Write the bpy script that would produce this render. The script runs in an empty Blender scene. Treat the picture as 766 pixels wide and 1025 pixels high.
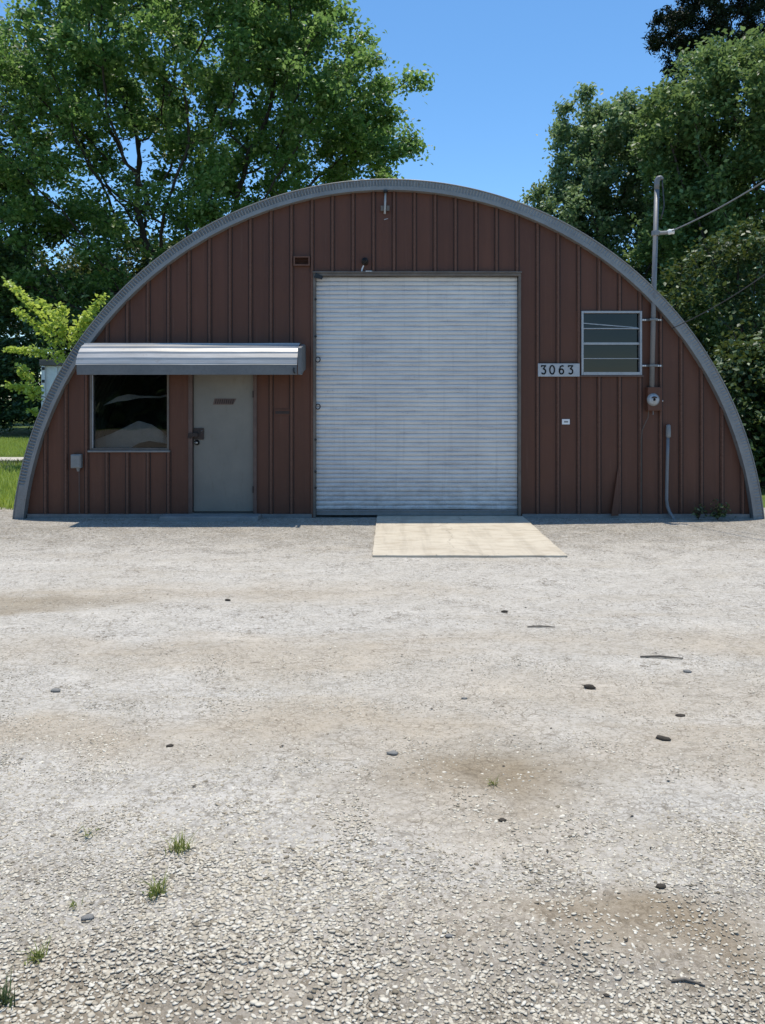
import bpy, math, random
import numpy as np
from mathutils import Vector, noise as mnoise

random.seed(11)
rng = np.random.default_rng(11)
scene = bpy.context.scene
COL = scene.collection
PI = math.pi
CAMD, EYE, F, CX, HY = 11.34, 1.78, 760.0, 383.0, 398.0


def W(px, py, Y=0.0):
    """point of the photograph at depth plane Y"""
    s = (Y + CAMD) / F
    return (px - CX) * s, EYE + (HY - py) * s


def G(px, py):
    """point of the photograph on the ground"""
    D = EYE * F / (py - HY)
    return (px - CX) / F * D, D - CAMD


# ------------------------------------------------------------------ nodes
class NT:
    def __init__(self, name):
        self.m = bpy.data.materials.new(name)
        self.m.use_nodes = True
        self.t = self.m.node_tree
        self.t.nodes.clear()
        self.out = self.n('ShaderNodeOutputMaterial')

    def n(self, kind, **kw):
        nd = self.t.nodes.new(kind)
        for k, v in kw.items():
            setattr(nd, k, v)
        return nd

    def put(self, sock, v):
        if isinstance(v, bpy.types.NodeSocket):
            self.t.links.new(v, sock)
        else:
            if sock.type == 'RGBA' and len(v) == 3:
                v = (*v, 1)
            sock.default_value = v

    def coord(self, which='Object'):
        return self.n('ShaderNodeTexCoord').outputs[which]

    def pos(self):
        return self.n('ShaderNodeNewGeometry').outputs['Position']

    def island(self):
        return self.n('ShaderNodeNewGeometry').outputs['Random Per Island']

    def mapping(self, v, scale=(1, 1, 1), loc=(0, 0, 0)):
        nd = self.n('ShaderNodeMapping')
        self.put(nd.inputs['Vector'], v)
        nd.inputs['Scale'].default_value = scale
        nd.inputs['Location'].default_value = loc
        return nd.outputs[0]

    def noise(self, v, scale, detail=4, rough=0.55, dist=0.0):
        nd = self.n('ShaderNodeTexNoise')
        self.put(nd.inputs['Vector'], v)
        nd.inputs['Scale'].default_value = scale
        nd.inputs['Detail'].default_value = detail
        nd.inputs['Roughness'].default_value = rough
        nd.inputs['Distortion'].default_value = dist
        return nd.outputs['Fac']

    def voronoi(self, v, scale, feature='F1', out='Distance', rnd=1.0):
        nd = self.n('ShaderNodeTexVoronoi', feature=feature)
        self.put(nd.inputs['Vector'], v)
        nd.inputs['Scale'].default_value = scale
        nd.inputs['Randomness'].default_value = rnd
        return nd.outputs[out]

    def math(self, op, a, b=0.0, c=0.0, clamp=False):
        nd = self.n('ShaderNodeMath', operation=op, use_clamp=clamp)
        self.put(nd.inputs[0], a)
        self.put(nd.inputs[1], b)
        self.put(nd.inputs[2], c)
        return nd.outputs[0]

    def vmath(self, op, a, b=(0, 0, 0), out=0):
        nd = self.n('ShaderNodeVectorMath', operation=op)
        self.put(nd.inputs[0], a)
        self.put(nd.inputs[1], b)
        return nd.outputs[out]

    def rng(self, v, a, b, c=0.0, d=1.0, smooth=False):
        nd = self.n('ShaderNodeMapRange', interpolation_type='SMOOTHSTEP' if smooth else 'LINEAR')
        self.put(nd.inputs['Value'], v)
        nd.inputs['From Min'].default_value = a
        nd.inputs['From Max'].default_value = b
        nd.inputs['To Min'].default_value = c
        nd.inputs['To Max'].default_value = d
        return nd.outputs[0]

    def mix(self, f, a, b, kind='MIX'):
        nd = self.n('ShaderNodeMix', data_type='RGBA', blend_type=kind)
        self.put(nd.inputs[0], f)
        self.put(nd.inputs[6], a)
        self.put(nd.inputs[7], b)
        return nd.outputs[2]

    def ramp(self, f, stops):
        nd = self.n('ShaderNodeValToRGB')
        el = nd.color_ramp.elements
        while len(el) < len(stops):
            el.new(0.5)
        for e, (p, c) in zip(el, stops):
            e.position = p
            e.color = (*c, 1)
        self.put(nd.inputs[0], f)
        return nd.outputs[0]

    def bump(self, h, strength=0.3, dist=0.01):
        nd = self.n('ShaderNodeBump')
        self.put(nd.inputs['Height'], h)
        nd.inputs['Strength'].default_value = strength
        nd.inputs['Distance'].default_value = dist
        return nd.outputs[0]

    def bsdf(self, color, rough=0.6, metal=0.0, spec=0.5, normal=None, **kw):
        nd = self.n('ShaderNodeBsdfPrincipled')
        self.put(nd.inputs['Base Color'], color)
        self.put(nd.inputs['Roughness'], rough)
        self.put(nd.inputs['Metallic'], metal)
        self.put(nd.inputs['Specular IOR Level'], spec)
        if normal is not None:
            self.put(nd.inputs['Normal'], normal)
        for k, v in kw.items():
            self.put(nd.inputs[k.replace('_', ' ')], v)
        return nd.outputs[0]

    def done(self, sh):
        self.t.links.new(sh, self.out.inputs['Surface'])
        return self.m


def worn(name, a, b, rough=0.5, metal=0.0, scale=3.0, stretch=(1, 1, 1), spec=0.5, bump=0.05, spots=None):
    t = NT(name)
    c = t.mapping(t.coord(), stretch)
    f = t.noise(c, scale, 6, 0.6)
    f2 = t.noise(t.coord(), scale * 9, 4, 0.6)
    col = t.mix(t.rng(f, 0.3, 0.7), a, b)
    col = t.mix(t.rng(f2, 0.45, 0.75, 0, 0.3), col, tuple(x * 0.6 for x in a))
    if spots:
        sp = t.noise(t.coord(), 14, 5, 0.7)
        col = t.mix(t.rng(sp, 0.62, 0.7, 0, 0.8), col, spots)
    r = t.math('ADD', t.rng(f2, 0.3, 0.7, -0.07, 0.07), rough)
    return t.done(t.bsdf(col, r, metal, spec, t.bump(f2, bump, 0.01)))


M = {}


def build_materials():
    # brown painted steel of the front
    t = NT('brown_painted_steel')
    o = t.coord()
    streak = t.noise(t.mapping(o, (9, 9, 0.5)), 1.0, 5, 0.6)
    big = t.noise(o, 0.7, 4, 0.6)
    fine = t.noise(o, 40, 4, 0.7)
    col = t.mix(t.rng(big, 0.3, 0.7), (0.100, 0.0385, 0.0205), (0.132, 0.051, 0.028))
    col = t.mix(t.rng(streak, 0.45, 0.75, 0, 0.45), col, (0.070, 0.027, 0.015))
    col = t.mix(t.rng(fine, 0.6, 0.8, 0, 0.35), col, (0.125, 0.064, 0.046))
    sx = t.n('ShaderNodeSeparateXYZ')
    t.put(sx.inputs[0], o)
    pan = t.n('ShaderNodeTexWhiteNoise', noise_dimensions='1D')
    t.put(pan.inputs['W'], t.math('FLOOR', t.math('DIVIDE', sx.outputs[0], 0.3059)))
    col = t.mix(t.rng(pan.outputs['Value'], 0, 1, 0, 0.32), col, (0.062, 0.025, 0.015))
    run = t.noise(t.mapping(o, (22, 9, 0.9)), 1.0, 6, 0.7)
    col = t.mix(t.rng(run, 0.58, 0.72, 0, 0.4), col, (0.155, 0.082, 0.056))
    M['brown'] = t.done(t.bsdf(col, 0.55, 0, 0.35, t.bump(t.noise(o, 2.5, 3), 0.5, 0.03)))

    t = NT('chalky_brown_rib')
    fine = t.noise(t.coord(), 30, 4, 0.7)
    col = t.mix(t.rng(fine, 0.35, 0.7), (0.105, 0.048, 0.030), (0.16, 0.080, 0.053))
    M['rib'] = t.done(t.bsdf(col, 0.55, 0, 0.3))

    M['seam_shadow'] = worn('lap_seam_shadow', (0.022, 0.011, 0.008), (0.045, 0.021, 0.014), 0.7, 0, 6, (6, 6, 0.8))  # dark brown painting the shadow in the lap seams
    M['galv'] = worn('galvanised_steel', (0.20, 0.20, 0.195), (0.26, 0.26, 0.25), 0.5, 0.2, 4, spots=(0.17, 0.145, 0.12))
    M['galv_dark'] = worn('dull_zinc', (0.17, 0.17, 0.165), (0.25, 0.245, 0.235), 0.5, 0.3, 5)
    M['soffit'] = worn('plain_zinc_sheet', (0.25, 0.25, 0.24), (0.33, 0.33, 0.32), 0.6, 0.2, 3)  # even zinc grey of the roof sheet and back wall

    # roll-up door
    t = NT('roll_door_steel')
    o = t.coord()
    big = t.noise(t.mapping(o, (1.0, 1, 0.7)), 1.1, 4, 0.6)
    st = t.noise(t.mapping(o, (1.6, 1, 16)), 1.0, 5, 0.65)
    fine = t.noise(t.mapping(o, (40, 1, 90)), 1.0, 3, 0.7)
    col = t.mix(t.rng(big, 0.3, 0.7), (0.55, 0.535, 0.515), (0.66, 0.64, 0.60))
    col = t.mix(t.rng(st, 0.5, 0.72, 0, 0.42), col, (0.26, 0.27, 0.31))
    d = t.math('MULTIPLY', t.rng(fine, 0.56, 0.68), t.rng(st, 0.46, 0.62))
    col = t.mix(t.math('MULTIPLY', d, 0.7), col, (0.10, 0.10, 0.115))
    vs = t.noise(t.mapping(o, (14, 1, 0.5)), 1.0, 4, 0.6)
    col = t.mix(t.rng(vs, 0.55, 0.8, 0, 0.35), col, (0.32, 0.31, 0.30))
    sz = t.n('ShaderNodeSeparateXYZ')
    t.put(sz.inputs[0], o)
    low = t.math('MULTIPLY', t.rng(sz.outputs[2], 0.75, 0.05, 0, 1), t.rng(t.noise(t.mapping(o, (3, 1, 5)), 1.5, 6, 0.7), 0.42, 0.62))
    col = t.mix(t.math('MULTIPLY', low, 0.55), col, (0.24, 0.21, 0.175))
    M['slat'] = t.done(t.bsdf(col, 0.42, 0.15, 0.5))

    # awning metal
    t = NT('polished_awning_metal')
    o = t.coord()
    f = t.noise(t.mapping(o, (2, 12, 12)), 1.0, 5, 0.6)
    col = t.mix(t.rng(f, 0.35, 0.7), (0.45, 0.44, 0.42), (0.34, 0.33, 0.31))
    rust = t.noise(o, 6, 5, 0.7)
    col = t.mix(t.rng(rust, 0.62, 0.72, 0, 0.5), col, (0.28, 0.22, 0.17))
    M['awning'] = t.done(t.bsdf(col, 0.45, 0.30, 0.5))
    M['valance'] = worn('grey_valance_paint', (0.115, 0.12, 0.12), (0.15, 0.152, 0.15), 0.55, 0, 3)

    # man door
    t = NT('aged_door_paint')
    o = t.coord()
    f = t.noise(o, 1.6, 4, 0.6)
    r = t.noise(t.mapping(o, (6, 1, 1.4)), 2.0, 5, 0.7)
    col = t.mix(t.rng(f, 0.3, 0.7), (0.165, 0.154, 0.130), (0.21, 0.194, 0.160))
    col = t.mix(t.rng(r, 0.56, 0.78, 0, 0.5), col, (0.135, 0.108, 0.066))
    M['door'] = t.done(t.bsdf(col, 0.5, 0, 0.4, t.bump(f, 0.2, 0.02)))

    M['frame'] = worn('weathered_aluminium', (0.32, 0.33, 0.34), (0.40, 0.40, 0.40), 0.45, 0.4, 6)
    M['trim'] = worn('faded_brown_trim', (0.085, 0.050, 0.038), (0.13, 0.08, 0.062), 0.6, 0, 8)
    M['header'] = worn('stained_header_steel', (0.11, 0.09, 0.073), (0.17, 0.145, 0.12), 0.6, 0.1, 6)
    M['dark'] = worn('dark_rusty_iron', (0.025, 0.018, 0.015), (0.05, 0.03, 0.022), 0.6, 0.2, 20)
    M['black'] = worn('black_enamel', (0.008, 0.008, 0.008), (0.014, 0.013, 0.013), 0.45, 0, 20)
    M['brass'] = worn('worn_nickel', (0.5, 0.48, 0.44), (0.62, 0.6, 0.56), 0.3, 0.9, 20)
    M['grey_plastic'] = worn('grey_box_plastic', (0.19, 0.19, 0.18), (0.25, 0.25, 0.24), 0.5, 0, 10)
    M['pvc'] = worn('grey_conduit', (0.15, 0.155, 0.16), (0.20, 0.20, 0.20), 0.5, 0.1, 6)
    M['white'] = worn('dirty_white_paint', (0.76, 0.76, 0.74), (0.84, 0.84, 0.82), 0.55, 0, 3, (3, 3, 0.6))
    M['plate'] = worn('grey_white_plate', (0.36, 0.375, 0.38), (0.43, 0.44, 0.45), 0.5, 0, 12)
    M['chalk'] = worn('chalky_white', (0.7, 0.7, 0.68), (0.8, 0.8, 0.78), 0.9, 0, 30)
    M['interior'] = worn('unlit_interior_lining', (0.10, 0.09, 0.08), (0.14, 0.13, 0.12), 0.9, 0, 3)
    M['sheet'] = worn('reflection_sheet_grey', (0.50, 0.50, 0.48), (0.62, 0.62, 0.60), 0.5, 0, 4)  # pale grey of the sheets standing in for window reflections
    M['wire'] = worn('bare_aluminium_wire', (0.19, 0.19, 0.19), (0.26, 0.26, 0.26), 0.6, 0.3, 10)
    M['black_wire'] = worn('black_cable', (0.03, 0.03, 0.03), (0.05, 0.05, 0.05), 0.6, 0, 10)

    # window glass : physical fresnel over a tinted clear sheet
    for nm, tint in (('glass', (0.74, 0.75, 0.74)), ('glass_blue', (0.05, 0.075, 0.10))):
        t = NT('window_' + nm)
        fr = t.n('ShaderNodeFresnel')
        fr.inputs['IOR'].default_value = 1.52
        tr = t.n('ShaderNodeBsdfTransparent')
        t.put(tr.inputs[0], tint)
        gl = t.n('ShaderNodeBsdfGlossy')
        t.put(gl.inputs['Roughness'], 0.02)
        wav = t.bump(t.noise(t.coord(), 2.2, 1), 0.10, 0.02)
        t.put(gl.inputs['Normal'], wav)
        mx = t.n('ShaderNodeMixShader')
        t.put(mx.inputs[0], fr.outputs[0])
        t.put(mx.inputs[1], tr.outputs[0])
        t.put(mx.inputs[2], gl.outputs[0])
        M[nm] = t.done(mx.outputs[0])

    # concrete apron
    t = NT('pale_concrete')
    o = t.coord()
    f = t.noise(o, 1.3, 5, 0.6)
    g = t.noise(o, 60, 4, 0.7)
    s = t.noise(t.mapping(o, (1, 3, 1)), 3, 5, 0.65)
    col = t.mix(t.rng(f, 0.3, 0.7), (0.49, 0.43, 0.335), (0.56, 0.50, 0.395))
    col = t.mix(t.rng(s, 0.48, 0.68, 0, 0.6), col, (0.33, 0.265, 0.18))
    col = t.mix(t.rng(g, 0.55, 0.8, 0, 0.35), col, (0.42, 0.37, 0.30))
    wv = t.n('ShaderNodeTexNoise')
    t.put(wv.inputs['Vector'], o)
    wv.inputs['Scale'].default_value = 3.0
    wv.inputs['Detail'].default_value = 6
    ce = t.voronoi(t.vmath('ADD', o, t.vmath('MULTIPLY', wv.outputs['Color'], (0.35, 0.35, 0))), 0.55, 'DISTANCE_TO_EDGE')
    col = t.mix(t.rng(ce, 0.001, 0.004, 0.35, 0), col, (0.16, 0.13, 0.095))
    tr_ = t.noise(t.mapping(o, (5, 0.5, 1)), 1.0, 5, 0.65)
    col = t.mix(t.rng(tr_, 0.5, 0.7, 0, 0.45), col, (0.30, 0.26, 0.20))
    M['concrete'] = t.done(t.bsdf(col, 0.85, 0, 0.3, t.bump(g, 0.2, 0.01)))
    M['old_concrete'] = worn('grey_step_concrete', (0.20, 0.195, 0.185), (0.28, 0.27, 0.25), 0.9, 0, 4)

    # gravel yard
    t = NT('dusty_gravel')
    p = t.pos()
    wob = t.n('ShaderNodeTexNoise')
    t.put(wob.inputs['Vector'], p)
    wob.inputs['Scale'].default_value = 1.5
    wob.inputs['Detail'].default_value = 5
    pw = t.vmath('ADD', p, t.vmath('MULTIPLY', t.vmath('SUBTRACT', wob.outputs['Color'], (0.5, 0.5, 0.5)), (1.0, 1.0, 0)))
    patches = [  # x, y px of the photo -> worn dirt spots on the ground, half sizes in m, strength, olive?
        (505, 770, 0.62, 0.36, 1.0, 1), (632, 905, 0.42, 0.17, 0.9, 1), (330, 725, 1.5, 0.36, 0.95, 0), (470, 800, 0.75, 0.5, 0.75, 0),
        (700, 745, 0.9, 0.45, 0.85, 0), (300, 655, 1.7, 0.5, 0.8, 0), (15, 603, 1.3, 0.3, 0.85, 1),
        (240, 592, 2.2, 0.4, 0.7, 0), (620, 695, 1.8, 0.5, 0.75, 0), (60, 735, 1.0, 0.34, 0.95, 0),
        (760, 640, 1.2, 0.45, 0.7, 0), (15, 1012, 0.45, 0.2, 0.7, 1), (500, 640, 1.6, 0.35, 0.5, 0), (600, 920, 0.8, 0.25, 0.7, 0),
        (80, 650, 1.4, 0.3, 0.6, 0), (250, 1000, 0.5, 0.2, 0.4, 0)]
    tan = olive = None
    for (px, py, rx, ry, k, ol) in patches:
        gx, gy = G(px, py)
        v = t.vmath('MULTIPLY', t.vmath('SUBTRACT', pw, (gx, gy, 0)), (1 / rx, 1 / ry, 0))
        e = t.math('MULTIPLY', t.rng(t.vmath('LENGTH', v, out=1), 0.15, 1.35, 1, 0, True), k)
        if ol:
            olive = e if olive is None else t.math('MAXIMUM', olive, e)
        else:
            tan = e if tan is None else t.math('MAXIMUM', tan, e)
    pv = t.mapping(p, (1, 0.85, 1))
    dmap = t.vmath('ADD', pv, t.vmath('MULTIPLY', wob.outputs['Color'], (0.012, 0.012, 0)))
    c1 = t.voronoi(dmap, 38, 'F1', 'Color')
    e1 = t.voronoi(dmap, 38, 'DISTANCE_TO_EDGE')
    c2 = t.voronoi(pv, 95, 'F1', 'Color')
    e2 = t.voronoi(pv, 95, 'DISTANCE_TO_EDGE')
    cell1 = t.n('ShaderNodeSeparateColor')
    t.put(cell1.inputs[0], c1)
    cell2 = t.n('ShaderNodeSeparateColor')
    t.put(cell2.inputs[0], c2)
    big = t.noise(p, 0.45, 5, 0.6)
    med = t.noise(p, 2.6, 6, 0.65)
    fine = t.noise(p, 170, 3, 0.7)
    crust = t.noise(t.mapping(p, (1, 1.7, 1)), 9, 8, 0.72, 0.6)
    stone1 = t.ramp(cell1.outputs[0], [(0.0, (0.22, 0.19, 0.15)), (0.25, (0.36, 0.325, 0.27)), (0.7, (0.45, 0.41, 0.35)), (1.0, (0.57, 0.53, 0.465))])
    stone2 = t.ramp(cell2.outputs[0], [(0.0, (0.21, 0.185, 0.15)), (0.3, (0.37, 0.335, 0.285)), (1.0, (0.58, 0.54, 0.475))])
    dust = t.mix(t.rng(med, 0.3, 0.7), (0.425, 0.393, 0.338), (0.565, 0.532, 0.472))
    # coarse stones lie thick near the wall and at the edge of the drive, thin in the driven middle
    sep = t.n('ShaderNodeSeparateXYZ')
    t.put(sep.inputs[0], p)
    nearz = t.math('MAXIMUM', t.rng(sep.outputs[1], -7.8, -9.2, 0, 0.7, True), t.rng(sep.outputs[1], -3.4, -0.8, 0, 0.9, True))
    cov = t.math('ADD', nearz, t.rng(med, 0.40, 0.72, -0.25, 0.75))
    cov = t.math('SUBTRACT', cov, t.math('MULTIPLY', t.math('MAXIMUM', tan, olive), 0.7), clamp=True)
    col = t.mix(t.rng(t.math('SUBTRACT', cell2.outputs[1], t.math('SUBTRACT', 1.0, cov)), -0.1, 0.1), dust, stone2)
    m1 = t.rng(t.math('SUBTRACT', cell1.outputs[1], t.math('SUBTRACT', 1.15, cov)), -0.1, 0.1)
    col = t.mix(m1, col, stone1)
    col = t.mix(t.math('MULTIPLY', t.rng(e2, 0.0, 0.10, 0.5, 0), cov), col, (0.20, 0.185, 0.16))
    col = t.mix(t.rng(big, 0.35, 0.7, 0, 0.5), col, t.mix(1.0, col, (0.92, 0.89, 0.84), 'MULTIPLY'))
    tcol = t.mix(t.rng(fine, 0.3, 0.7), (0.285, 0.248, 0.198), (0.375, 0.333, 0.275))
    ocol = t.mix(t.rng(fine, 0.3, 0.7), (0.160, 0.135, 0.096), (0.245, 0.212, 0.160))
    col = t.mix(t.rng(crust, 0.53, 0.66, 0, 0.55), col, (0.21, 0.19, 0.16))
    flake = t.noise(t.mapping(p, (1, 1.5, 1)), 42, 6, 0.7, 0.4)
    col = t.mix(t.rng(flake, 0.52, 0.64, 0, 0.75), col, (0.22, 0.19, 0.145))
    col = t.mix(t.rng(flake, 0.46, 0.32, 0, 0.6), col, (0.58, 0.545, 0.51))
    streak = t.noise(t.mapping(p, (0.35, 1.5, 1)), 1.6, 6, 0.68, 0.8)
    col = t.mix(t.rng(streak, 0.5, 0.68, 0, 0.55), col, t.mix(1.0, col, (0.80, 0.745, 0.66), 'MULTIPLY'))
    col = t.mix(t.rng(streak, 0.46, 0.30, 0, 0.5), col, t.mix(1.0, col, (1.28, 1.28, 1.28), 'MULTIPLY'))
    wp_ = t.vmath('ADD', t.mapping(p, (1, 1.35, 1)), t.vmath('MULTIPLY', wob.outputs['Color'], (0.35, 0.35, 0)))
    fw_ = t.n('ShaderNodeTexNoise')
    t.put(fw_.inputs['Vector'], p)
    fw_.inputs['Scale'].default_value = 22
    fw_.inputs['Detail'].default_value = 4
    wp_ = t.vmath('ADD', wp_, t.vmath('MULTIPLY', fw_.outputs['Color'], (0.05, 0.05, 0)))
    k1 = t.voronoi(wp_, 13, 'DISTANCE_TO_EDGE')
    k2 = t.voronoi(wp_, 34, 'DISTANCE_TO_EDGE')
    kc = t.voronoi(wp_, 34, 'F1', 'Color')
    kb = t.n('ShaderNodeSeparateColor')
    t.put(kb.inputs[0], kc)
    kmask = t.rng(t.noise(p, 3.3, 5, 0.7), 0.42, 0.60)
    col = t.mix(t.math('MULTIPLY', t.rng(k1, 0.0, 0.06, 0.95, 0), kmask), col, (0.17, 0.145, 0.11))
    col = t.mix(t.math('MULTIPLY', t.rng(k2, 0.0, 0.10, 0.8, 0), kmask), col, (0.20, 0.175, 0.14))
    col = t.mix(t.math('MULTIPLY', t.rng(kb.outputs[0], 0.0, 1.0, 0, 0.35), kmask), col, (0.60, 0.57, 0.515))
    # bare soil shows between the chips at the edge of the drive
    soilm = t.math('MULTIPLY', t.rng(sep.outputs[1], -8.5, -9.4, 0, 0.75, True), t.rng(fine, 0.25, 0.7, 0.6, 1.0))
    col = t.mix(soilm, col, t.mix(t.rng(med, 0.35, 0.65), (0.19, 0.152, 0.102), (0.31, 0.262, 0.195)))
    col = t.mix(t.math('MULTIPLY', tan, t.rng(med, 0.25, 0.6, 0.6, 1.0)), col, t.mix(0.8, tcol, t.mix(1.0, col, (0.88, 0.80, 0.69), 'MULTIPLY')))
    col = t.mix(t.math('MULTIPLY', olive, t.rng(med, 0.25, 0.6, 0.75, 1.0)), col, t.mix(0.75, ocol, t.mix(1.0, col, (0.66, 0.58, 0.465), 'MULTIPLY')))
    h = t.math('ADD', t.math('MULTIPLY', t.math('MINIMUM', e1, 0.3), m1), t.math('MULTIPLY', t.math('MULTIPLY', t.math('MINIMUM', e2, 0.3), 0.5), cov))
    h = t.math('ADD', h, t.math('MULTIPLY', crust, 0.45))
    h = t.math('ADD', h, t.math('MULTIPLY', fine, 0.10))
    M['gravel'] = t.done(t.bsdf(col, 0.92, 0, 0.2, t.bump(h, 0.85, 0.03)))

    # loose stones
    t = NT('limestone_chips')
    r = t.island()
    n = t.noise(t.pos(), 120, 4, 0.6)
    col = t.ramp(r, [(0.0, (0.18, 0.15, 0.105)), (0.08, (0.35, 0.30, 0.222)), (0.3, (0.49, 0.43, 0.33)), (0.7, (0.58, 0.52, 0.41)), (1.0, (0.68, 0.63, 0.525))])
    col = t.mix(t.rng(n, 0.45, 0.75, 0, 0.5), col, (0.27, 0.24, 0.195))
    M['stone'] = t.done(t.bsdf(col, 0.9, 0, 0.2, t.bump(n, 0.3, 0.004)))

    # soil and lawn
    t = NT('soil_and_turf')
    p = t.pos()
    a = t.noise(p, 0.6, 6, 0.65)
    b = t.noise(p, 14, 5, 0.7)
    col = t.mix(t.rng(a, 0.35, 0.7), (0.075, 0.115, 0.026), (0.115, 0.15, 0.038))
    col = t.mix(t.rng(b, 0.5, 0.75, 0, 0.6), col, (0.10, 0.075, 0.045))
    M['soil'] = t.done(t.bsdf(col, 0.95, 0, 0.1, t.bump(b, 0.6, 0.05)))
    M['path'] = worn('pale_gravel_path', (0.42, 0.38, 0.32), (0.55, 0.51, 0.44), 0.95, 0, 4)

    def leaf(name, c0, c1, c2, trans=0.35, rough=0.42, yellow=(0.16, 0.17, 0.03), pale=True):
        t = NT(name)
        r = t.island()
        n = t.noise(t.pos(), 0.35, 3, 0.6)
        col = t.ramp(t.math('ADD', t.math('MULTIPLY', r, 0.6), t.math('MULTIPLY', n, 0.4)),
                     [(0.15, c0), (0.45, c1), (0.68, c2), (0.80, tuple(min(0.5, x * 1.7 + 0.05) for x in c2) if pale else c2)])
        b = t.bsdf(col, rough, 0, 0.5 if trans > 0.1 else 0.15)
        tr = t.n('ShaderNodeBsdfTranslucent')
        t.put(tr.inputs[0], t.mix(0.55, col, yellow))
        mx = t.n('ShaderNodeMixShader')
        mx.inputs[0].default_value = trans
        t.t.links.new(b, mx.inputs[1])
        t.t.links.new(tr.outputs[0], mx.inputs[2])
        M[name] = t.done(mx.outputs[0])

    leaf('maple_leaf', (0.058, 0.122, 0.026), (0.118, 0.215, 0.048), (0.215, 0.320, 0.095), 0.54, 0.42, yellow=(0.24, 0.40, 0.10))
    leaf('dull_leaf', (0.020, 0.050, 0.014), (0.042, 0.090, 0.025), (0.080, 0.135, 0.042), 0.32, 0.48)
    leaf('blue_leaf', (0.074, 0.142, 0.056), (0.132, 0.222, 0.092), (0.225, 0.315, 0.145), 0.46, 0.48, yellow=(0.28, 0.38, 0.14))
    leaf('mid_leaf', (0.046, 0.098, 0.028), (0.090, 0.170, 0.048), (0.165, 0.255, 0.088), 0.45, 0.48, yellow=(0.24, 0.32, 0.09))
    leaf('cedar_needle', (0.008, 0.016, 0.008), (0.012, 0.023, 0.011), (0.020, 0.033, 0.015), 0.08, 0.6, (0.02, 0.03, 0.01), False)
    leaf('lime_leaf', (0.23, 0.33, 0.04), (0.35, 0.46, 0.07), (0.48, 0.58, 0.12), 0.5, 0.4, (0.62, 0.70, 0.12), False)
    leaf('grass_blade', (0.18, 0.26, 0.03), (0.30, 0.40, 0.055), (0.42, 0.50, 0.11), 0.42, 0.5, (0.45, 0.54, 0.08), False)
    leaf('weed_blade', (0.12, 0.17, 0.035), (0.20, 0.25, 0.05), (0.30, 0.32, 0.09), 0.35, 0.5)
    leaf('dark_weed', (0.025, 0.045, 0.014), (0.04, 0.07, 0.02), (0.07, 0.10, 0.03), 0.3, 0.5)

    M['bark'] = worn('dark_bark', (0.035, 0.028, 0.022), (0.07, 0.056, 0.044), 0.9, 0, 3, (4, 4, 0.7), 0.2, 0.8)
    M['twig'] = worn('grey_twig', (0.10, 0.085, 0.07), (0.16, 0.14, 0.115), 0.9, 0, 30)
    M['clod'] = worn('dark_clod', (0.035, 0.028, 0.020), (0.075, 0.060, 0.042), 0.9, 0, 40, bump=0.5)
    M['greystone'] = worn('grey_field_stone', (0.17, 0.165, 0.15), (0.26, 0.25, 0.23), 0.9, 0, 30, bump=0.4)


build_materials()


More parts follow.
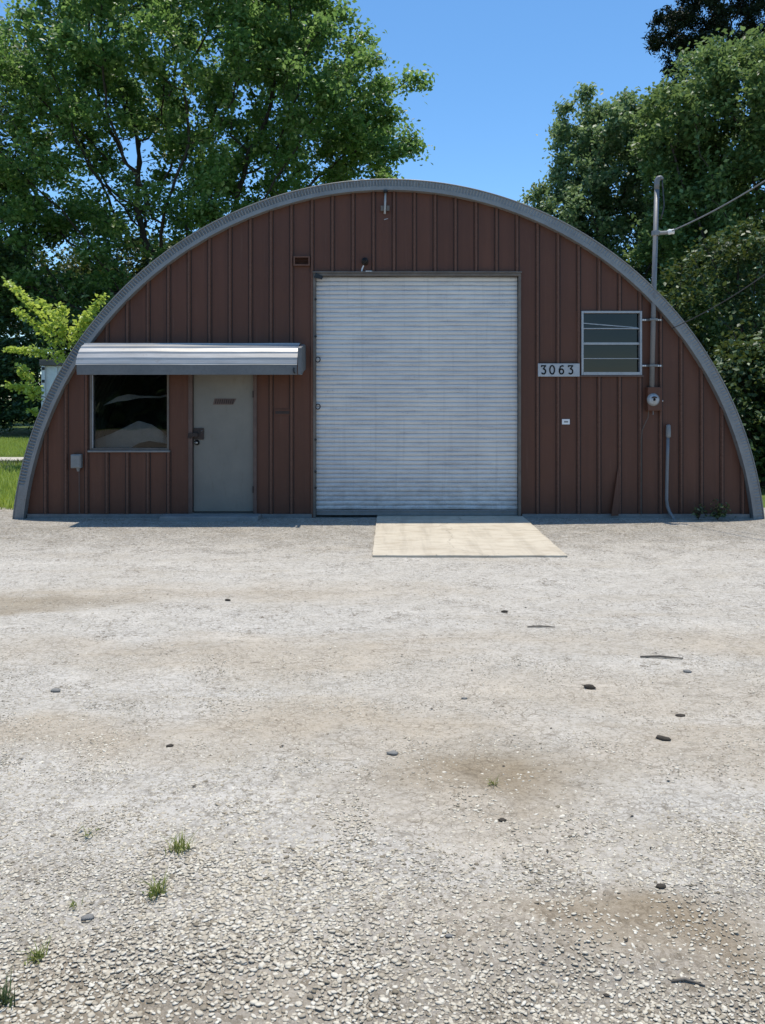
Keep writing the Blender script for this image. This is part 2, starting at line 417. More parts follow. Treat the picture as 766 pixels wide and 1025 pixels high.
# ------------------------------------------------------------------ mesh builder
class MB:
    def __init__(self):
        self.v, self.f = [], []

    def add(self, vs, fs):
        b = len(self.v)
        self.v += [tuple(p) for p in vs]
        self.f += [tuple(b + i for i in q) for q in fs]
        return self

    def box(self, x0, x1, y0, y1, z0, z1):
        return self.add([(x0, y0, z0), (x1, y0, z0), (x1, y1, z0), (x0, y1, z0),
                         (x0, y0, z1), (x1, y0, z1), (x1, y1, z1), (x0, y1, z1)],
                        [(3, 2, 1, 0), (4, 5, 6, 7), (0, 1, 5, 4), (1, 2, 6, 5), (2, 3, 7, 6), (3, 0, 4, 7)])

    def prism(self, poly, y0, y1):
        """poly of (x, z), extruded along y"""
        n = len(poly)
        vs = [(x, y0, z) for x, z in poly] + [(x, y1, z) for x, z in poly]
        fs = [tuple(range(n)), tuple(range(2 * n - 1, n - 1, -1))]
        fs += [(i, n + i, n + (i + 1) % n, (i + 1) % n) for i in range(n)]
        return self.add(vs, fs)

    def tube(self, pts, r, sides=8, caps=True):
        pts = [Vector(p) for p in pts]
        rs = r if isinstance(r, (list, tuple)) else [r] * len(pts)
        vs, fs = [], []
        up = None
        for i, p in enumerate(pts):
            d = (pts[min(i + 1, len(pts) - 1)] - pts[max(i - 1, 0)]).normalized()
            if up is None:
                up = d.orthogonal().normalized()
            up = (up - d * up.dot(d)).normalized()
            s = d.cross(up)
            for k in range(sides):
                a = 2 * PI * k / sides
                vs.append(p + (up * math.cos(a) + s * math.sin(a)) * rs[i])
        for i in range(len(pts) - 1):
            for k in range(sides):
                k2 = (k + 1) % sides
                fs.append((i * sides + k, i * sides + k2, (i + 1) * sides + k2, (i + 1) * sides + k))
        if caps:
            fs.append(tuple(range(sides - 1, -1, -1)))
            fs.append(tuple((len(pts) - 1) * sides + k for k in range(sides)))
        return self.add(vs, fs)

    def lathe_y(self, cx, cz, prof, sides=20):
        """profile of (r, y) turned about an axis along y"""
        vs, fs = [], []
        for r, y in prof:
            for k in range(sides):
                a = 2 * PI * k / sides
                vs.append((cx + r * math.cos(a), y, cz + r * math.sin(a)))
        for i in range(len(prof) - 1):
            for k in range(sides):
                k2 = (k + 1) % sides
                fs.append((i * sides + k, i * sides + k2, (i + 1) * sides + k2, (i + 1) * sides + k))
        fs.append(tuple(range(sides)))
        fs.append(tuple((len(prof) - 1) * sides + k for k in range(sides - 1, -1, -1)))
        return self.add(vs, fs)

    def blob(self, c, r, seed, sub=2):
        import bmesh
        bm = bmesh.new()
        bmesh.ops.create_icosphere(bm, subdivisions=sub, radius=1)
        vs = []
        for v in bm.verts:
            k = 1 + 0.45 * mnoise.noise(v.co * 1.4 + Vector((seed * 7.3, seed, 0))) + 0.15 * mnoise.noise(v.co * 4 + Vector((seed, 0, 0)))
            vs.append((c[0] + v.co.x * r[0] * k, c[1] + v.co.y * r[1] * k, c[2] + v.co.z * r[2] * k))
        self.add(vs, [tuple(x.index for x in f.verts) for f in bm.faces])
        bm.free()
        return self

    def build(self, name, mat, parent=None, loc=None, smooth=False, bevel=0.0):
        off = Vector((0, 0, 0))
        if parent is not None:
            off = Vector(parent.get('_base', (0, 0, 0))) if '_base' in parent else Vector((0, 0, 0))
        elif loc is not None:
            off = Vector(loc)
        me = bpy.data.meshes.new(name)
        me.from_pydata([tuple(Vector(p) - off) for p in self.v], [], self.f)
        me.materials.append(M[mat] if isinstance(mat, str) else mat)
        if smooth:
            me.polygons.foreach_set('use_smooth', [True] * len(me.polygons))
        me.update()
        return link(name, me, parent, loc, bevel)


BASE = {}


def link(name, me, parent=None, loc=None, bevel=0.0):
    o = bpy.data.objects.new(name, me)
    COL.objects.link(o)
    if parent is not None:
        o.parent = parent
    elif loc is not None:
        o.location = loc
    if bevel:
        b = o.modifiers.new('Bevel', 'BEVEL')
        b.width = bevel
        b.segments = 2
        b.limit_method = 'ANGLE'
    return o


def tag(o, label=None, cat=None, group=None, kind=None):
    if label:
        o['label'] = label
    if cat:
        o['category'] = cat
    if group:
        o['group'] = group
    if kind:
        o['kind'] = kind
    return o


class Thing:
    """an Empty at the base of a thing; part() builds a child mesh given in world coordinates"""
    def __init__(self, name, label, cat, loc, group=None):
        self.o = bpy.data.objects.new(name, None)
        COL.objects.link(self.o)
        self.o.location = loc
        self.o.empty_display_size = 0.1
        self.loc = Vector(loc)
        tag(self.o, label, cat, group)

    def part(self, mb, name, mat, parent=None, smooth=False, bevel=0.0):
        me = bpy.data.meshes.new(name)
        me.from_pydata([tuple(Vector(p) - self.loc) for p in mb.v], [], mb.f)
        me.materials.append(M[mat])
        if smooth:
            me.polygons.foreach_set('use_smooth', [True] * len(me.polygons))
        me.update()
        return link(name, me, parent or self.o, None, bevel)


def np_mesh(name, V, Fc, mat, smooth=False):
    """mesh from numpy arrays, faces all of the same size"""
    me = bpy.data.meshes.new(name)
    nv, nf, k = len(V), len(Fc), Fc.shape[1]
    me.vertices.add(nv)
    me.vertices.foreach_set('co', np.ascontiguousarray(V, dtype=np.float32).ravel())
    me.loops.add(nf * k)
    me.loops.foreach_set('vertex_index', np.ascontiguousarray(Fc, dtype=np.int32).ravel())
    me.polygons.add(nf)
    me.polygons.foreach_set('loop_start', np.arange(0, nf * k, k, dtype=np.int32))
    me.polygons.foreach_set('loop_total', np.full(nf, k, dtype=np.int32))
    if smooth:
        me.polygons.foreach_set('use_smooth', np.ones(nf, dtype=bool))
    me.update(calc_edges=True)
    me.materials.append(M[mat])
    return me


# ------------------------------------------------------------------ world, sun, camera
SUN_EL = 83.5
world = bpy.data.worlds.new('World')
scene.world = world
world.use_nodes = True
wt = world.node_tree
bg = wt.nodes['Background']
sky = wt.nodes.new('ShaderNodeTexSky')
sky.sky_type = 'NISHITA'
sky.sun_disc = False
sky.sun_elevation = math.radians(SUN_EL)
sky.sun_rotation = math.radians(0)
sky.altitude = 1200
sky.air_density = 1.0
sky.dust_density = 0.6
sky.ozone_density = 4.0
hs = wt.nodes.new('ShaderNodeHueSaturation')
hs.inputs['Saturation'].default_value = 1.15
hs.inputs['Hue'].default_value = 0.494
wt.links.new(sky.outputs[0], hs.inputs['Color'])
wt.links.new(hs.outputs[0], bg.inputs[0])
bg.inputs[1].default_value = 0.15

sl = bpy.data.lights.new('Sun', 'SUN')
sl.energy = 3.35
sl.angle = math.radians(0.53)
sl.color = (1.0, 0.94, 0.84)
so = bpy.data.objects.new('Sun', sl)
COL.objects.link(so)
so.rotation_euler = (-math.radians(90 - SUN_EL), 0, 0)
so.location = (0, 8, 40)

cd = bpy.data.cameras.new('Camera')
cam = bpy.data.objects.new('Camera', cd)
COL.objects.link(cam)
cam.location = (0, -CAMD, EYE)
cam.rotation_euler = (math.radians(90), 0, 0)
cd.sensor_fit = 'VERTICAL'
cd.sensor_height = 36
cd.sensor_width = 27
cd.lens = F / 1025 * 36
cd.shift_y = -(512.5 - HY) / 1025
cd.clip_end = 2000
scene.camera = cam
scene.view_settings.view_transform = 'Standard'
scene.view_settings.look = 'None'
scene.view_settings.exposure = 0.5
scene.view_settings.gamma = 1.0
scene.cycles.max_bounces = 8
scene.cycles.transparent_max_bounces = 8

# ------------------------------------------------------------------ ground
def ground_sheet(name, x0, x1, y0, y1, z, mat, nx=1, ny=1, amp=0.0, wavy=0.0):
    mb = MB()
    vs = []
    for j in range(ny + 1):
        for i in range(nx + 1):
            x = x0 + (x1 - x0) * i / nx
            y = y0 + (y1 - y0) * j / ny
            if wavy and (j == 0 or j == ny):
                y += wavy * mnoise.noise(Vector((x * 1.7, y, 5.0)))
            zz = z
            if amp:
                zz += amp * mnoise.noise(Vector((x * 0.9, y * 0.9, 0))) + amp * 0.5 * mnoise.noise(Vector((x * 3.1, y * 3.1, 9)))
            vs.append((x, y, zz))
    w = nx + 1
    fs = [(j * w + i, j * w + i + 1, (j + 1) * w + i + 1, (j + 1) * w + i) for j in range(ny) for i in range(nx)]
    mb.add(vs, fs)
    return tag(mb.build(name, mat, smooth=True), kind='structure')


ground_sheet('ground', -400, 400, -400, 600, -0.03, 'soil')
ground_sheet('gravel_yard', -30, 30, -31, 0.9, -0.012, 'gravel', 240, 128, 0.010, 0.35)
ground_sheet('gravel_path', -60, -8.9, 10.3, 11.6, -0.02, 'path', 60, 2, 0, 0.25)

# concrete apron in front of the roller door
a0, a1 = G(373, 557), G(568, 557)
a0, a1 = G(373, 557), G(568, 557)
ax0, ax1, ay = a0[0], a1[0], a0[1]
mb = MB()
nE = 60
rimp = []
for i in range(nE):
    rimp.append((ax0 + (ax1 - ax0) * i / nE, ay))
for i in range(nE):
    rimp.append((ax1 + 0.02 * i / nE, ay + (0.06 - ay) * i / nE))
rimp += [(ax1 + 0.02, 0.06), (ax0 + 0.03, 0.06)]
for i in range(1, nE):
    rimp.append((ax0 + 0.03 * (1 - i / nE), 0.06 + (ay - 0.06) * i / nE))
rimp = [(x + 0.012 * mnoise.noise(Vector((x * 3, y * 3, 1))) + 0.006 * mnoise.noise(Vector((x * 16, y * 16, 2))),
         y + (0.012 * mnoise.noise(Vector((x * 3, y * 3, 7))) + 0.007 * mnoise.noise(Vector((x * 16, y * 16, 5))) if y < 0 else 0)) for x, y in rimp]
n = len(rimp)
mb.add([(x, y, -0.03) for x, y in rimp] + [(x, y, 0.014) for x, y in rimp],
       [tuple(range(n - 1, -1, -1)), tuple(range(n, 2 * n))] + [(i, (i + 1) % n, n + (i + 1) % n, n + i) for i in range(n)])
tag(mb.build('concrete_apron', 'concrete', bevel=0.006), kind='structure')

# ------------------------------------------------------------------ the hut
RS = F / (CAMD - 0.12)          # pixels per metre at the rim
R = 378 / RS
ZC = EYE + (HY - 557.5) / RS
XC = (389 - CX) / RS
DEPTH = 8.6
OVER = -0.10
hut = Thing('quonset_hut', 'arched brown metal hut with white roller door and grey curved roof rim', 'metal building', (XC, 0, 0))


def arc_z(x, r):
    d = r * r - (x - XC) ** 2
    return ZC + math.sqrt(d) if d > 0 else -1.0


def pxr(x0, x1, y0, y1):
    a, b = W(x0, y1), W(x1, y0)
    return a[0], b[0], a[1], b[1]


ROLL = pxr(314.5, 520.5, 273, 518)
DOOR = pxr(189.5, 257, 369, 517)
WINL = pxr(90.5, 169.5, 368, 450.5)
WINR = pxr(581.5, 642, 311.5, 375.5)
ROLL = (ROLL[0], ROLL[1], -0.05, ROLL[3])
DOOR = (DOOR[0], DOOR[1], -0.05, DOOR[3])
OPEN = [ROLL, DOOR, WINL, WINR]
RW = R - 0.08

ribs = [W(292 + 20.5 * k, 400)[0] for k in range(-13, 23)]
ribs = [x for x in ribs if abs(x - XC) < math.sqrt(RW * RW - ZC * ZC) - 0.02]
xe = math.sqrt(RW * RW - (ZC) ** 2)
brk = sorted(set([XC - xe, XC + xe] + ribs + [v for o in OPEN for v in o[:2]]))
# finer steps at the steep ends of the arch
fine = []
for a, b in zip(brk, brk[1:]):
    n = 4 if abs((a + b) / 2 - XC) > 3.6 else 2
    fine += [a + (b - a) * i / n for i in range(n)]
fine.append(brk[-1])


def spans(x, ztop, grow=0.0):
    """vertical runs of wall at x that no opening cuts"""
    cuts = sorted((o[2], o[3]) for o in OPEN if o[0] - grow < x < o[1] + grow)
    z, out = -0.05, []
    for c0, c1 in cuts:
        if c0 > z + 1e-4:
            out.append((z, c0, False))
        z = max(z, c1)
    if ztop > z:
        out.append((z, ztop, True))
    return out


mb = MB()
for a, b in zip(fine, fine[1:]):
    if b - a < 1e-4:
        continue
    za, zb = arc_z(a, RW), arc_z(b, RW)
    for z0, z1, top in spans((a + b) / 2, max(za, zb)):
        if top:
            mb.prism([(a, z0), (b, z0), (b, max(zb, z0 + .001)), (a, max(za, z0 + .001))], 0, 0.03)
        else:
            mb.prism([(a, z0), (b, z0), (b, z1), (a, z1)], 0, 0.03)
wall = hut.part(mb, 'front_wall', 'brown')

mb = MB()
for i, x in enumerate(ribs):
    for z0, z1, top in spans(x, arc_z(x, RW) - 0.03, 0.025):
        if z1 - z0 < 0.05:
            continue
        w0, w1, d = 0.026, 0.013, 0.034
        poly = [(x - w0, -0.001), (x - w1, -d), (x + w1, -d), (x + w0, -0.001)]
        n = len(poly)
        zz0, zz1 = max(z0, 0.0) + 0.002, z1 - 0.004
        vs = [(px, py, zz0) for px, py in poly] + [(px, py, zz1) for px, py in poly]
        mb.add(vs, [(0, 1, 2, 3)[::-1], (4, 5, 6, 7)] + [(k, k + 1, n + k + 1, n + k) for k in range(3)])
wall.data.materials.append(M['rib'])
wall.data.materials.append(M['seam_shadow'])
n_rib_faces = len(mb.f)
for i, x in enumerate(ribs):  # thin strips beside each rib, coloured dark as its shadow line
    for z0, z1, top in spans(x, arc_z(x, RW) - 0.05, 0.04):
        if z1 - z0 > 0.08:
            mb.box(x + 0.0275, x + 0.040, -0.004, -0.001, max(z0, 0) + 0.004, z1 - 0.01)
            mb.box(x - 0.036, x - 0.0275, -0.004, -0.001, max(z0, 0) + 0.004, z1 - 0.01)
nv0, nf0 = len(wall.data.vertices), len(wall.data.polygons)
rib_me = bpy.data.meshes.new('rib')
rib_me.from_pydata([tuple(Vector(p) - hut.loc) for p in mb.v], [], mb.f)
import bmesh
bm_ = bmesh.new()
bm_.from_mesh(wall.data)
bm_.from_mesh(rib_me)
bm_.faces.ensure_lookup_table()
for f_ in bm_.faces:
    if f_.index >= nf0 or f_.index < 0:
        f_.material_index = 1
bm_.faces.index_update()
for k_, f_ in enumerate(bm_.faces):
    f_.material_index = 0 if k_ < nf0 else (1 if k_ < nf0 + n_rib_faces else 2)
bm_.to_mesh(wall.data)
bm_.free()
bpy.data.meshes.remove(rib_me)
# base angle along the foot of the wall
for x0, x1 in ((XC - 5.38, DOOR[0] - .01), (DOOR[1] + .01, ROLL[0] - .03), (ROLL[1] + .03, XC + 5.38)):
    mb = MB()
    mb.box(x0, x1, -0.042, -0.036, -0.03, 0.045)
    mb.box(x0, x1, -0.036, -0.002, 0.039, 0.045)
    hut.part(mb, 'base_trim', 'galv_dark')

# roof: corrugated barrel vault
A0 = math.asin(-ZC / R) - 0.01
NS = 120
ys = np.linspace(OVER + 0.03, DEPTH, 340)
vs, fs = [], []
ths = [A0 + (PI - 2 * A0) * i / NS for i in range(NS + 1)]
for th in ths:
    c, s = math.cos(th), math.sin(th)
    for y in ys:
        r = R - 0.035 + 0.022 * math.sin(2 * PI * y / 0.2)
        vs.append((XC + r * c, y, ZC + r * s))
n = len(ys)
fs = [(i * n + j, i * n + j + 1, (i + 1) * n + j + 1, (i + 1) * n + j) for i in range(NS) for j in range(n - 1)]
me_roof = MB().add(vs, fs)
roof = hut.part(me_roof, 'roof', 'soffit', smooth=True)
# back wall and inner lining keep the inside dark
mb = MB()
poly = [(XC + (R - 0.1) * math.cos(th), ZC + (R - 0.1) * math.sin(th)) for th in ths]
mb.prism(poly, DEPTH - 0.1, DEPTH - 0.05)
hut.part(mb, 'back_wall', 'soffit')
# inside partition behind the front rooms
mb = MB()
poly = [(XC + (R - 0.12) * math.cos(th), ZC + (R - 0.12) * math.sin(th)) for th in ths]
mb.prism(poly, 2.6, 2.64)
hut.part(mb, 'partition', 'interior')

# rim : crimped outer band, smooth inner lip, rolled edge bead
NT_ = 1500
NR = 5
r_out, r_in = R + 0.004, R - 0.100
vs, fs = [], []
NT2 = 2400
pitch = 0.047
for i in range(NT2 + 1):
    th = A0 + (PI - 2 * A0) * i / NT2
    c, s = math.cos(th), math.sin(th)
    al = th * R
    # the crimping is crisp on the left half of the arch, worn flat down the right side and at the very foot
    k = 0.25 + 0.75 * min(1, max(0, (th - 1.1) / 0.7))
    if th > PI - A0 - 0.10:
        k = 0.0
    tri = math.sin(2 * PI * al / pitch)
    off = 0.015 * k * (abs(tri) ** 0.6) * (1 if tri > 0 else -1)
    for j in range(NR + 1):
        u = j / NR
        r = r_in + (r_out - r_in) * u
        e = min(1, min(u, 1 - u) * 4)
        vs.append((XC + r * c, OVER - off * e - 0.004, ZC + r * s))
w = NR + 1
fs = [(i * w + j, i * w + j + 1, (i + 1) * w + j + 1, (i + 1) * w + j) for i in range(NT2) for j in range(NR)]
# return over the roof sheet
b = len(vs)
for i in range(NT2 + 1):
    th = A0 + (PI - 2 * A0) * i / NT2
    vs.append((XC + r_out * math.cos(th), OVER + 0.07, ZC + r_out * math.sin(th)))
fs += [(i * w + NR, b + i, b + i + 1, (i + 1) * w + NR) for i in range(NT2)]
rim = hut.part(MB().add(vs, fs), 'roof_rim', 'galv', smooth=True)


def arc_band(r0, r1, y0, y1, n=160):
    mb = MB()
    vs, fs = [], []
    for i in range(n + 1):
        th = A0 + (PI - 2 * A0) * i / n
        c, s = math.cos(th), math.sin(th)
        for r, y in ((r0, y0), (r1, y0), (r1, y1), (r0, y1)):
            vs.append((XC + r * c, y, ZC + r * s))
    for i in range(n):
        for k in range(4):
            k2 = (k + 1) % 4
            fs.append((i * 4 + k, i * 4 + k2, (i + 1) * 4 + k2, (i + 1) * 4 + k))
    fs += [(0, 1, 2, 3), tuple(n * 4 + k for k in (3, 2, 1, 0))]
    return mb.add(vs, fs)


hut.part(arc_band(R - 0.152, R - 0.097, OVER - 0.014, 0.0), 'rim_lip', 'galv', rim, smooth=False)
pts = [(XC + (R + 0.004) * math.cos(A0 + (PI - 2 * A0) * i / 200), OVER - 0.004, ZC + (R + 0.004) * math.sin(A0 + (PI - 2 * A0) * i / 200)) for i in range(201)]
hut.part(MB().tube(pts, 0.011, 8), 'rim_bead', 'galv_dark', rim, smooth=True)

# roller door
rx0, rx1, rz1 = ROLL[0] + 0.03, ROLL[1] - 0.03, ROLL[3] - 0.05
rz0 = 0.10
ns = 52
sh = (rz1 - rz0) / ns
prof = []
for i in range(ns):
    for u, y in ((0.0, 0.056), (0.07, 0.046), (0.3, 0.040), (0.55, 0.038), (0.8, 0.042), (0.95, 0.048)):
        prof.append((y, rz0 + (i + u) * sh))
prof.append((0.06, rz1))
NXD = 24
vs, fs = [], []
for (y, z) in prof:
    for i in range(NXD + 1):
        x = rx0 + (rx1 - rx0) * i / NXD
        vs.append((x, y + 0.016 * mnoise.noise(Vector((x * 0.8, 3, z * 0.8))) + 0.004 * mnoise.noise(Vector((x * 4, 8, z * 3))), z + 0.006 * mnoise.noise(Vector((x * 1.3, 5, z * 9)))))
w = NXD + 1
fs = [(j * w + i, j * w + i + 1, (j + 1) * w + i + 1, (j + 1) * w + i) for j in range(len(prof) - 1) for i in range(NXD)]
rd = hut.part(MB().add(vs, fs), 'roller_door', 'slat')
mb = MB().box(rx0, rx1, 0.026, 0.06, 0.02, rz0 - 0.004)
mb.box(rx0, rx1, 0.012, 0.026, 0.075, rz0 - 0.004)
hut.part(mb, 'bottom_bar', 'galv', rd, bevel=0.004)
for xa, xb in ((ROLL[0] - 0.012, ROLL[0] + 0.028), (ROLL[1] - 0.028, ROLL[1] + 0.012)):
    hut.part(MB().box(xa, xb, -0.036, 0.012, -0.02, ROLL[3]), 'door_guide', 'header', rd, bevel=0.004)
mb = MB().box(ROLL[0] - 0.012, ROLL[1] + 0.012, -0.044, 0.03, ROLL[3] - 0.052, ROLL[3] - 0.012)
mb.box(ROLL[0] - 0.02, ROLL[1] + 0.02, -0.062, -0.0, ROLL[3] - 0.010, ROLL[3] + 0.012)
hut.part(mb, 'door_header', 'header', rd, bevel=0.004)
for py in (360, 407):
    x, z = W(318.5, py)
    pts = [(x + 0.034 * math.cos(a), -0.03 + 0.012 * math.sin(a), z + 0.038 * math.sin(a)) for a in np.linspace(0, 2 * PI, 17)]
    o = hut.part(MB().tube(pts, 0.008, 6, False), 'pull_ring', 'black', rd, smooth=True)
for py in (300, 337, 440, 472, 488):
    x, z = W(316.2, py)
    hut.part(MB().lathe_y(x, z, [(0.004, -0.05), (0.018, -0.047), (0.02, -0.036)], 8), 'guide_bolt', 'black', rd)
x, z = W(318, 277)
hut.part(MB().prism([(x - .05, z - .02), (x + .07, z - .05), (x + .09, z - .01), (x - .02, z + .05)], -0.07, -0.05), 'header_clip', 'black', rd)

# entry door
d0, d1 = W(193.5, 0)[0], W(253.5, 0)[0]
dz0, dz1 = 0.075, 2.14
dr = hut.part(MB().box(d0, d1, 0.02, 0.065, dz0, dz1), 'entry_door', 'door', bevel=0.004)
mb = MB()
mb.box(DOOR[0] - 0.005, d0 - 0.006, -0.03, 0.08, -0.02, DOOR[3])
mb.box(d1 + 0.006, DOOR[1] + 0.005, -0.03, 0.08, -0.02, DOOR[3])
mb.box(d0 - 0.006, d1 + 0.006, -0.03, 0.08, dz1 + 0.006, DOOR[3])
hut.part(mb, 'door_frame', 'trim', dr, bevel=0.004)
hut.part(MB().box(d0 - 0.006, d1 + 0.006, -0.05, 0.08, -0.02, dz0 - 0.012), 'threshold', 'header', dr, bevel=0.004)
x, z = W(190, 442)
x2, z2 = W(204, 428.5)
mb = MB().box(x + 0.05, x2, 0.002, 0.019, z + 0.03, z2)
mb.box(x - 0.01, x + 0.13, -0.055, -0.031, z + 0.075, z + 0.13)
mb.tube([(x + 0.0, -0.05, z + 0.11), (x - 0.01, -0.06, z + 0.06), (x + 0.03, -0.06, z + 0.055), (x + 0.05, -0.05, z + 0.10)], 0.01, 6)
hut.part(mb, 'hasp', 'dark', dr, bevel=0.002)
x, z = W(202.5, 430.5)
hut.part(MB().lathe_y(x - 0.012, z - 0.012, [(0.004, -0.012), (0.011, -0.006), (0.013, 0.003)], 10), 'hasp_bolt', 'brass', dr, smooth=True)
x, z = W(197, 443)
hut.part(MB().lathe_y(x, z, [(0.028, -0.012), (0.036, -0.006), (0.042, 0.02)], 18), 'knob_rose', 'black', dr, smooth=True)
hut.part(MB().lathe_y(x, z, [(0.004, -0.045), (0.018, -0.042), (0.024, -0.03), (0.018, -0.016), (0.014, 0.0)], 16), 'door_knob', 'brass', dr, smooth=True)
x0, z0 = W(213, 405)
x1, z1 = W(236.5, 399)
mb = MB().prism([(x0, z0), (x1 - 0.05, z0), (x1, z1), (x0 + 0.025, z1)], 0.012, 0.0195)
hut.part(mb, 'door_plaque', 'trim', dr)
mb = MB()
for k in range(9):
    xx = x0 + 0.03 + k * 0.032
    mb.prism([(xx, z0 + 0.012), (xx + 0.016, z0 + 0.012), (xx + 0.03, z1 - 0.012), (xx + 0.014, z1 - 0.012)], 0.008, 0.0118)
hut.part(mb, 'plaque_band', 'dark', dr)
for zz in (0.36, 1.78):
    hut.part(MB().tube([(d1 + 0.004, -0.034, zz), (d1 + 0.004, -0.034, zz + 0.1)], 0.009, 8), 'door_hinge', 'dark', dr)

# left window
x0, x1, z0, z1 = WINL
wl = hut.part(MB().box(x0 + .02, x1 - .02, 0.040, 0.044, z0 + .02, z1 - .02), 'shop_window', 'glass')
mb = MB()
mb.box(x0, x0 + 0.028, -0.022, 0.07, z0, z1)
mb.box(x1 - 0.028, x1, -0.022, 0.07, z0, z1)
mb.box(x0 + .028, x1 - .028, -0.022, 0.07, z1 - 0.03, z1)
mb.box(x0 + .028, x1 - .028, -0.018, 0.07, z0, z0 + 0.03)
hut.part(mb, 'window_frame', 'header', wl, bevel=0.003)
hut.part(MB().box(x0 - 0.02, x1 + 0.02, -0.06, 0.0, z0 - 0.03, z0 - 0.003), 'window_sill', 'galv_dark', wl, bevel=0.004)
hut.part(MB().box(x0 + .0285, x0 + .042, -0.012, 0.03, z0 + .031, z1 - .031), 'glazing_bead', 'frame', wl)
# pale sheets added inside the left window to imitate reflections on its glass
def sheet(px_poly, Y, dy, seed):
    """a pale reflection-shaped sheet: polyline of top and bottom edges, with folds in depth"""
    top, bot = px_poly
    vs, fs = [], []
    n = 40
    m = 8

    def interp(pl, x):
        for (xa, ya), (xb, yb) in zip(pl, pl[1:]):
            if xa <= x <= xb:
                return ya + (yb - ya) * (x - xa) / (xb - xa)
        return pl[-1][1]
    xs = np.linspace(top[0][0], top[-1][0], n + 1)
    for x in xs:
        ta, ba = interp(top, x), interp(bot, x)
        for j in range(m + 1):
            py = ta + (ba - ta) * j / m
            wx, wz = W(x, py, Y)
            yy = Y + dy * j / m + 0.03 * mnoise.noise(Vector((wx * 4, wz * 3, seed)))
            vs.append((wx, yy, wz))
    w = m + 1
    fs = [(i * w + j, i * w + j + 1, (i + 1) * w + j + 1, (i + 1) * w + j) for i in range(n) for j in range(m)]
    return MB().add(vs, fs)


mb = sheet(([(92, 441), (112, 434), (139, 421), (152, 425), (163, 432), (172, 446)],
            [(92, 452), (130, 450), (142, 443), (152, 441), (172, 444)]), 0.30, -0.12, 1)
tag(mb.build('reflection_sheet', 'sheet', loc=(-4.0, 0.3, 1.0), smooth=True), 'pale humped sheet added as a reflection along the bottom of the dark shop window', 'plastic sheet')
mb = sheet(([(104, 405), (118, 397), (128, 394.5), (140, 396), (160, 396.5), (170, 394)],
            [(104, 406), (118, 402), (128, 401), (140, 398.5), (160, 398.5), (170, 396.5)]), 0.26, -0.04, 2)
tag(mb.build('reflection_strip', 'sheet', loc=(-4.0, 0.26, 1.7), smooth=True), 'narrow pale strip added as a reflection across the upper half of the dark shop window', 'plastic strip')

# right window
x0, x1, z0, z1 = WINR
wr = hut.part(MB().box(x0 + .02, x1 - .02, 0.030, 0.034, z0 + .02, z1 - .02), 'slat_window', 'glass_blue')
mb = MB()
fw = 0.032
mb.box(x0, x0 + fw, -0.04, 0.06, z0, z1)
mb.box(x1 - fw, x1, -0.04, 0.06, z0, z1)
mb.box(x0 + fw, x1 - fw, -0.04, 0.06, z1 - fw, z1)
mb.box(x0 + fw, x1 - fw, -0.045, 0.06, z0, z0 + 0.045)
hut.part(mb, 'window_frame', 'frame', wr, bevel=0.003)
for py, h in ((329, 0.016), (344, 0.034), (359, 0.012)):
    zz = W(0, py)[1]
    hut.part(MB().box(x0 + fw, x1 - fw, -0.02, 0.028, zz - h / 2, zz + h / 2), 'glazing_bar', 'frame', wr, bevel=0.002)
xa, za = W(584, 323.5)
xb, zb = W(638.5, 328)
hut.part(MB().prism([(xa, za - .007), (xb, zb - .007), (xb, zb + .007), (xa, za + .007)], 0.008, 0.024), 'tilted_vane', 'frame', wr)
hut.part(MB().box(x0 - 0.02, x1 + 0.02, -0.055, -0.001, z0 - 0.026, z0 - 0.004), 'window_sill', 'trim', wr, bevel=0.003)
# a pale blind behind the right window
zb0 = W(0, 374)[1]
mb = MB()
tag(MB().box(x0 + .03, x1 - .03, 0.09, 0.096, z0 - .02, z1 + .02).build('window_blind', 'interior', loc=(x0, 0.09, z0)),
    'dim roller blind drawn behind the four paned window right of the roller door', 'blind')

# awning
ya = lambda o: -o
prof = [(0.0, 2.585), (0.16, 2.582), (0.26, 2.575), (0.27, 2.552), (0.285, 2.552), (0.38, 2.52), (0.39, 2.492), (0.405, 2.492),
        (0.47, 2.44), (0.48, 2.408), (0.495, 2.408), (0.535, 2.35), (0.54, 2.318), (0.552, 2.318), (0.57, 2.27), (0.572, 2.254), (0.58, 2.25)]
aw0 = (75.5 - CX) / F * (CAMD - 0.58)
aw1 = (297.5 - CX) / F * (CAMD - 0.58)
NA = 40
vs, fs = [], []
th_ = 0.006
for lay in (0, 1):
    for o, z in prof:
        for i in range(NA + 1):
            x = aw0 + (aw1 - aw0) * i / NA
            sag = 0.002 * math.sin(x * 3.1) * o / 0.58 + 0.003 * mnoise.noise(Vector((x * 2, o * 9, 1)))
            vs.append((x, -o + lay * th_ * 0.6, z + sag - lay * th_))
w = NA + 1
P = len(prof)
for lay in (0, 1):
    b = lay * P * w
    for j in range(P - 1):
        for i in range(NA):
            q = (b + j * w + i, b + (j + 1) * w + i, b + (j + 1) * w + i + 1, b + j * w + i + 1)
            fs.append(q if lay == 0 else q[::-1])
for j in range(P - 1):
    for i in (0, NA):
        fs.append((j * w + i, (j + 1) * w + i, P * w + (j + 1) * w + i, P * w + j * w + i))
aw = hut.part(MB().add(vs, fs), 'awning', 'awning')
mb = MB().box(aw0 + 0.02, aw1 + 0.0, -0.583, -0.571, 2.105, 2.248)
mb.box(aw0 + 0.02, aw1, -0.571, -0.53, 2.105, 2.112)
hut.part(mb, 'valance', 'valance', aw, bevel=0.003)
cap = [(0.0, 2.2), (0.0, 2.56), (0.2, 2.56), (0.4, 2.52), (0.585, 2.50), (0.60, 2.48), (0.60, 2.105), (0.5, 2.105), (0.3, 2.16)]
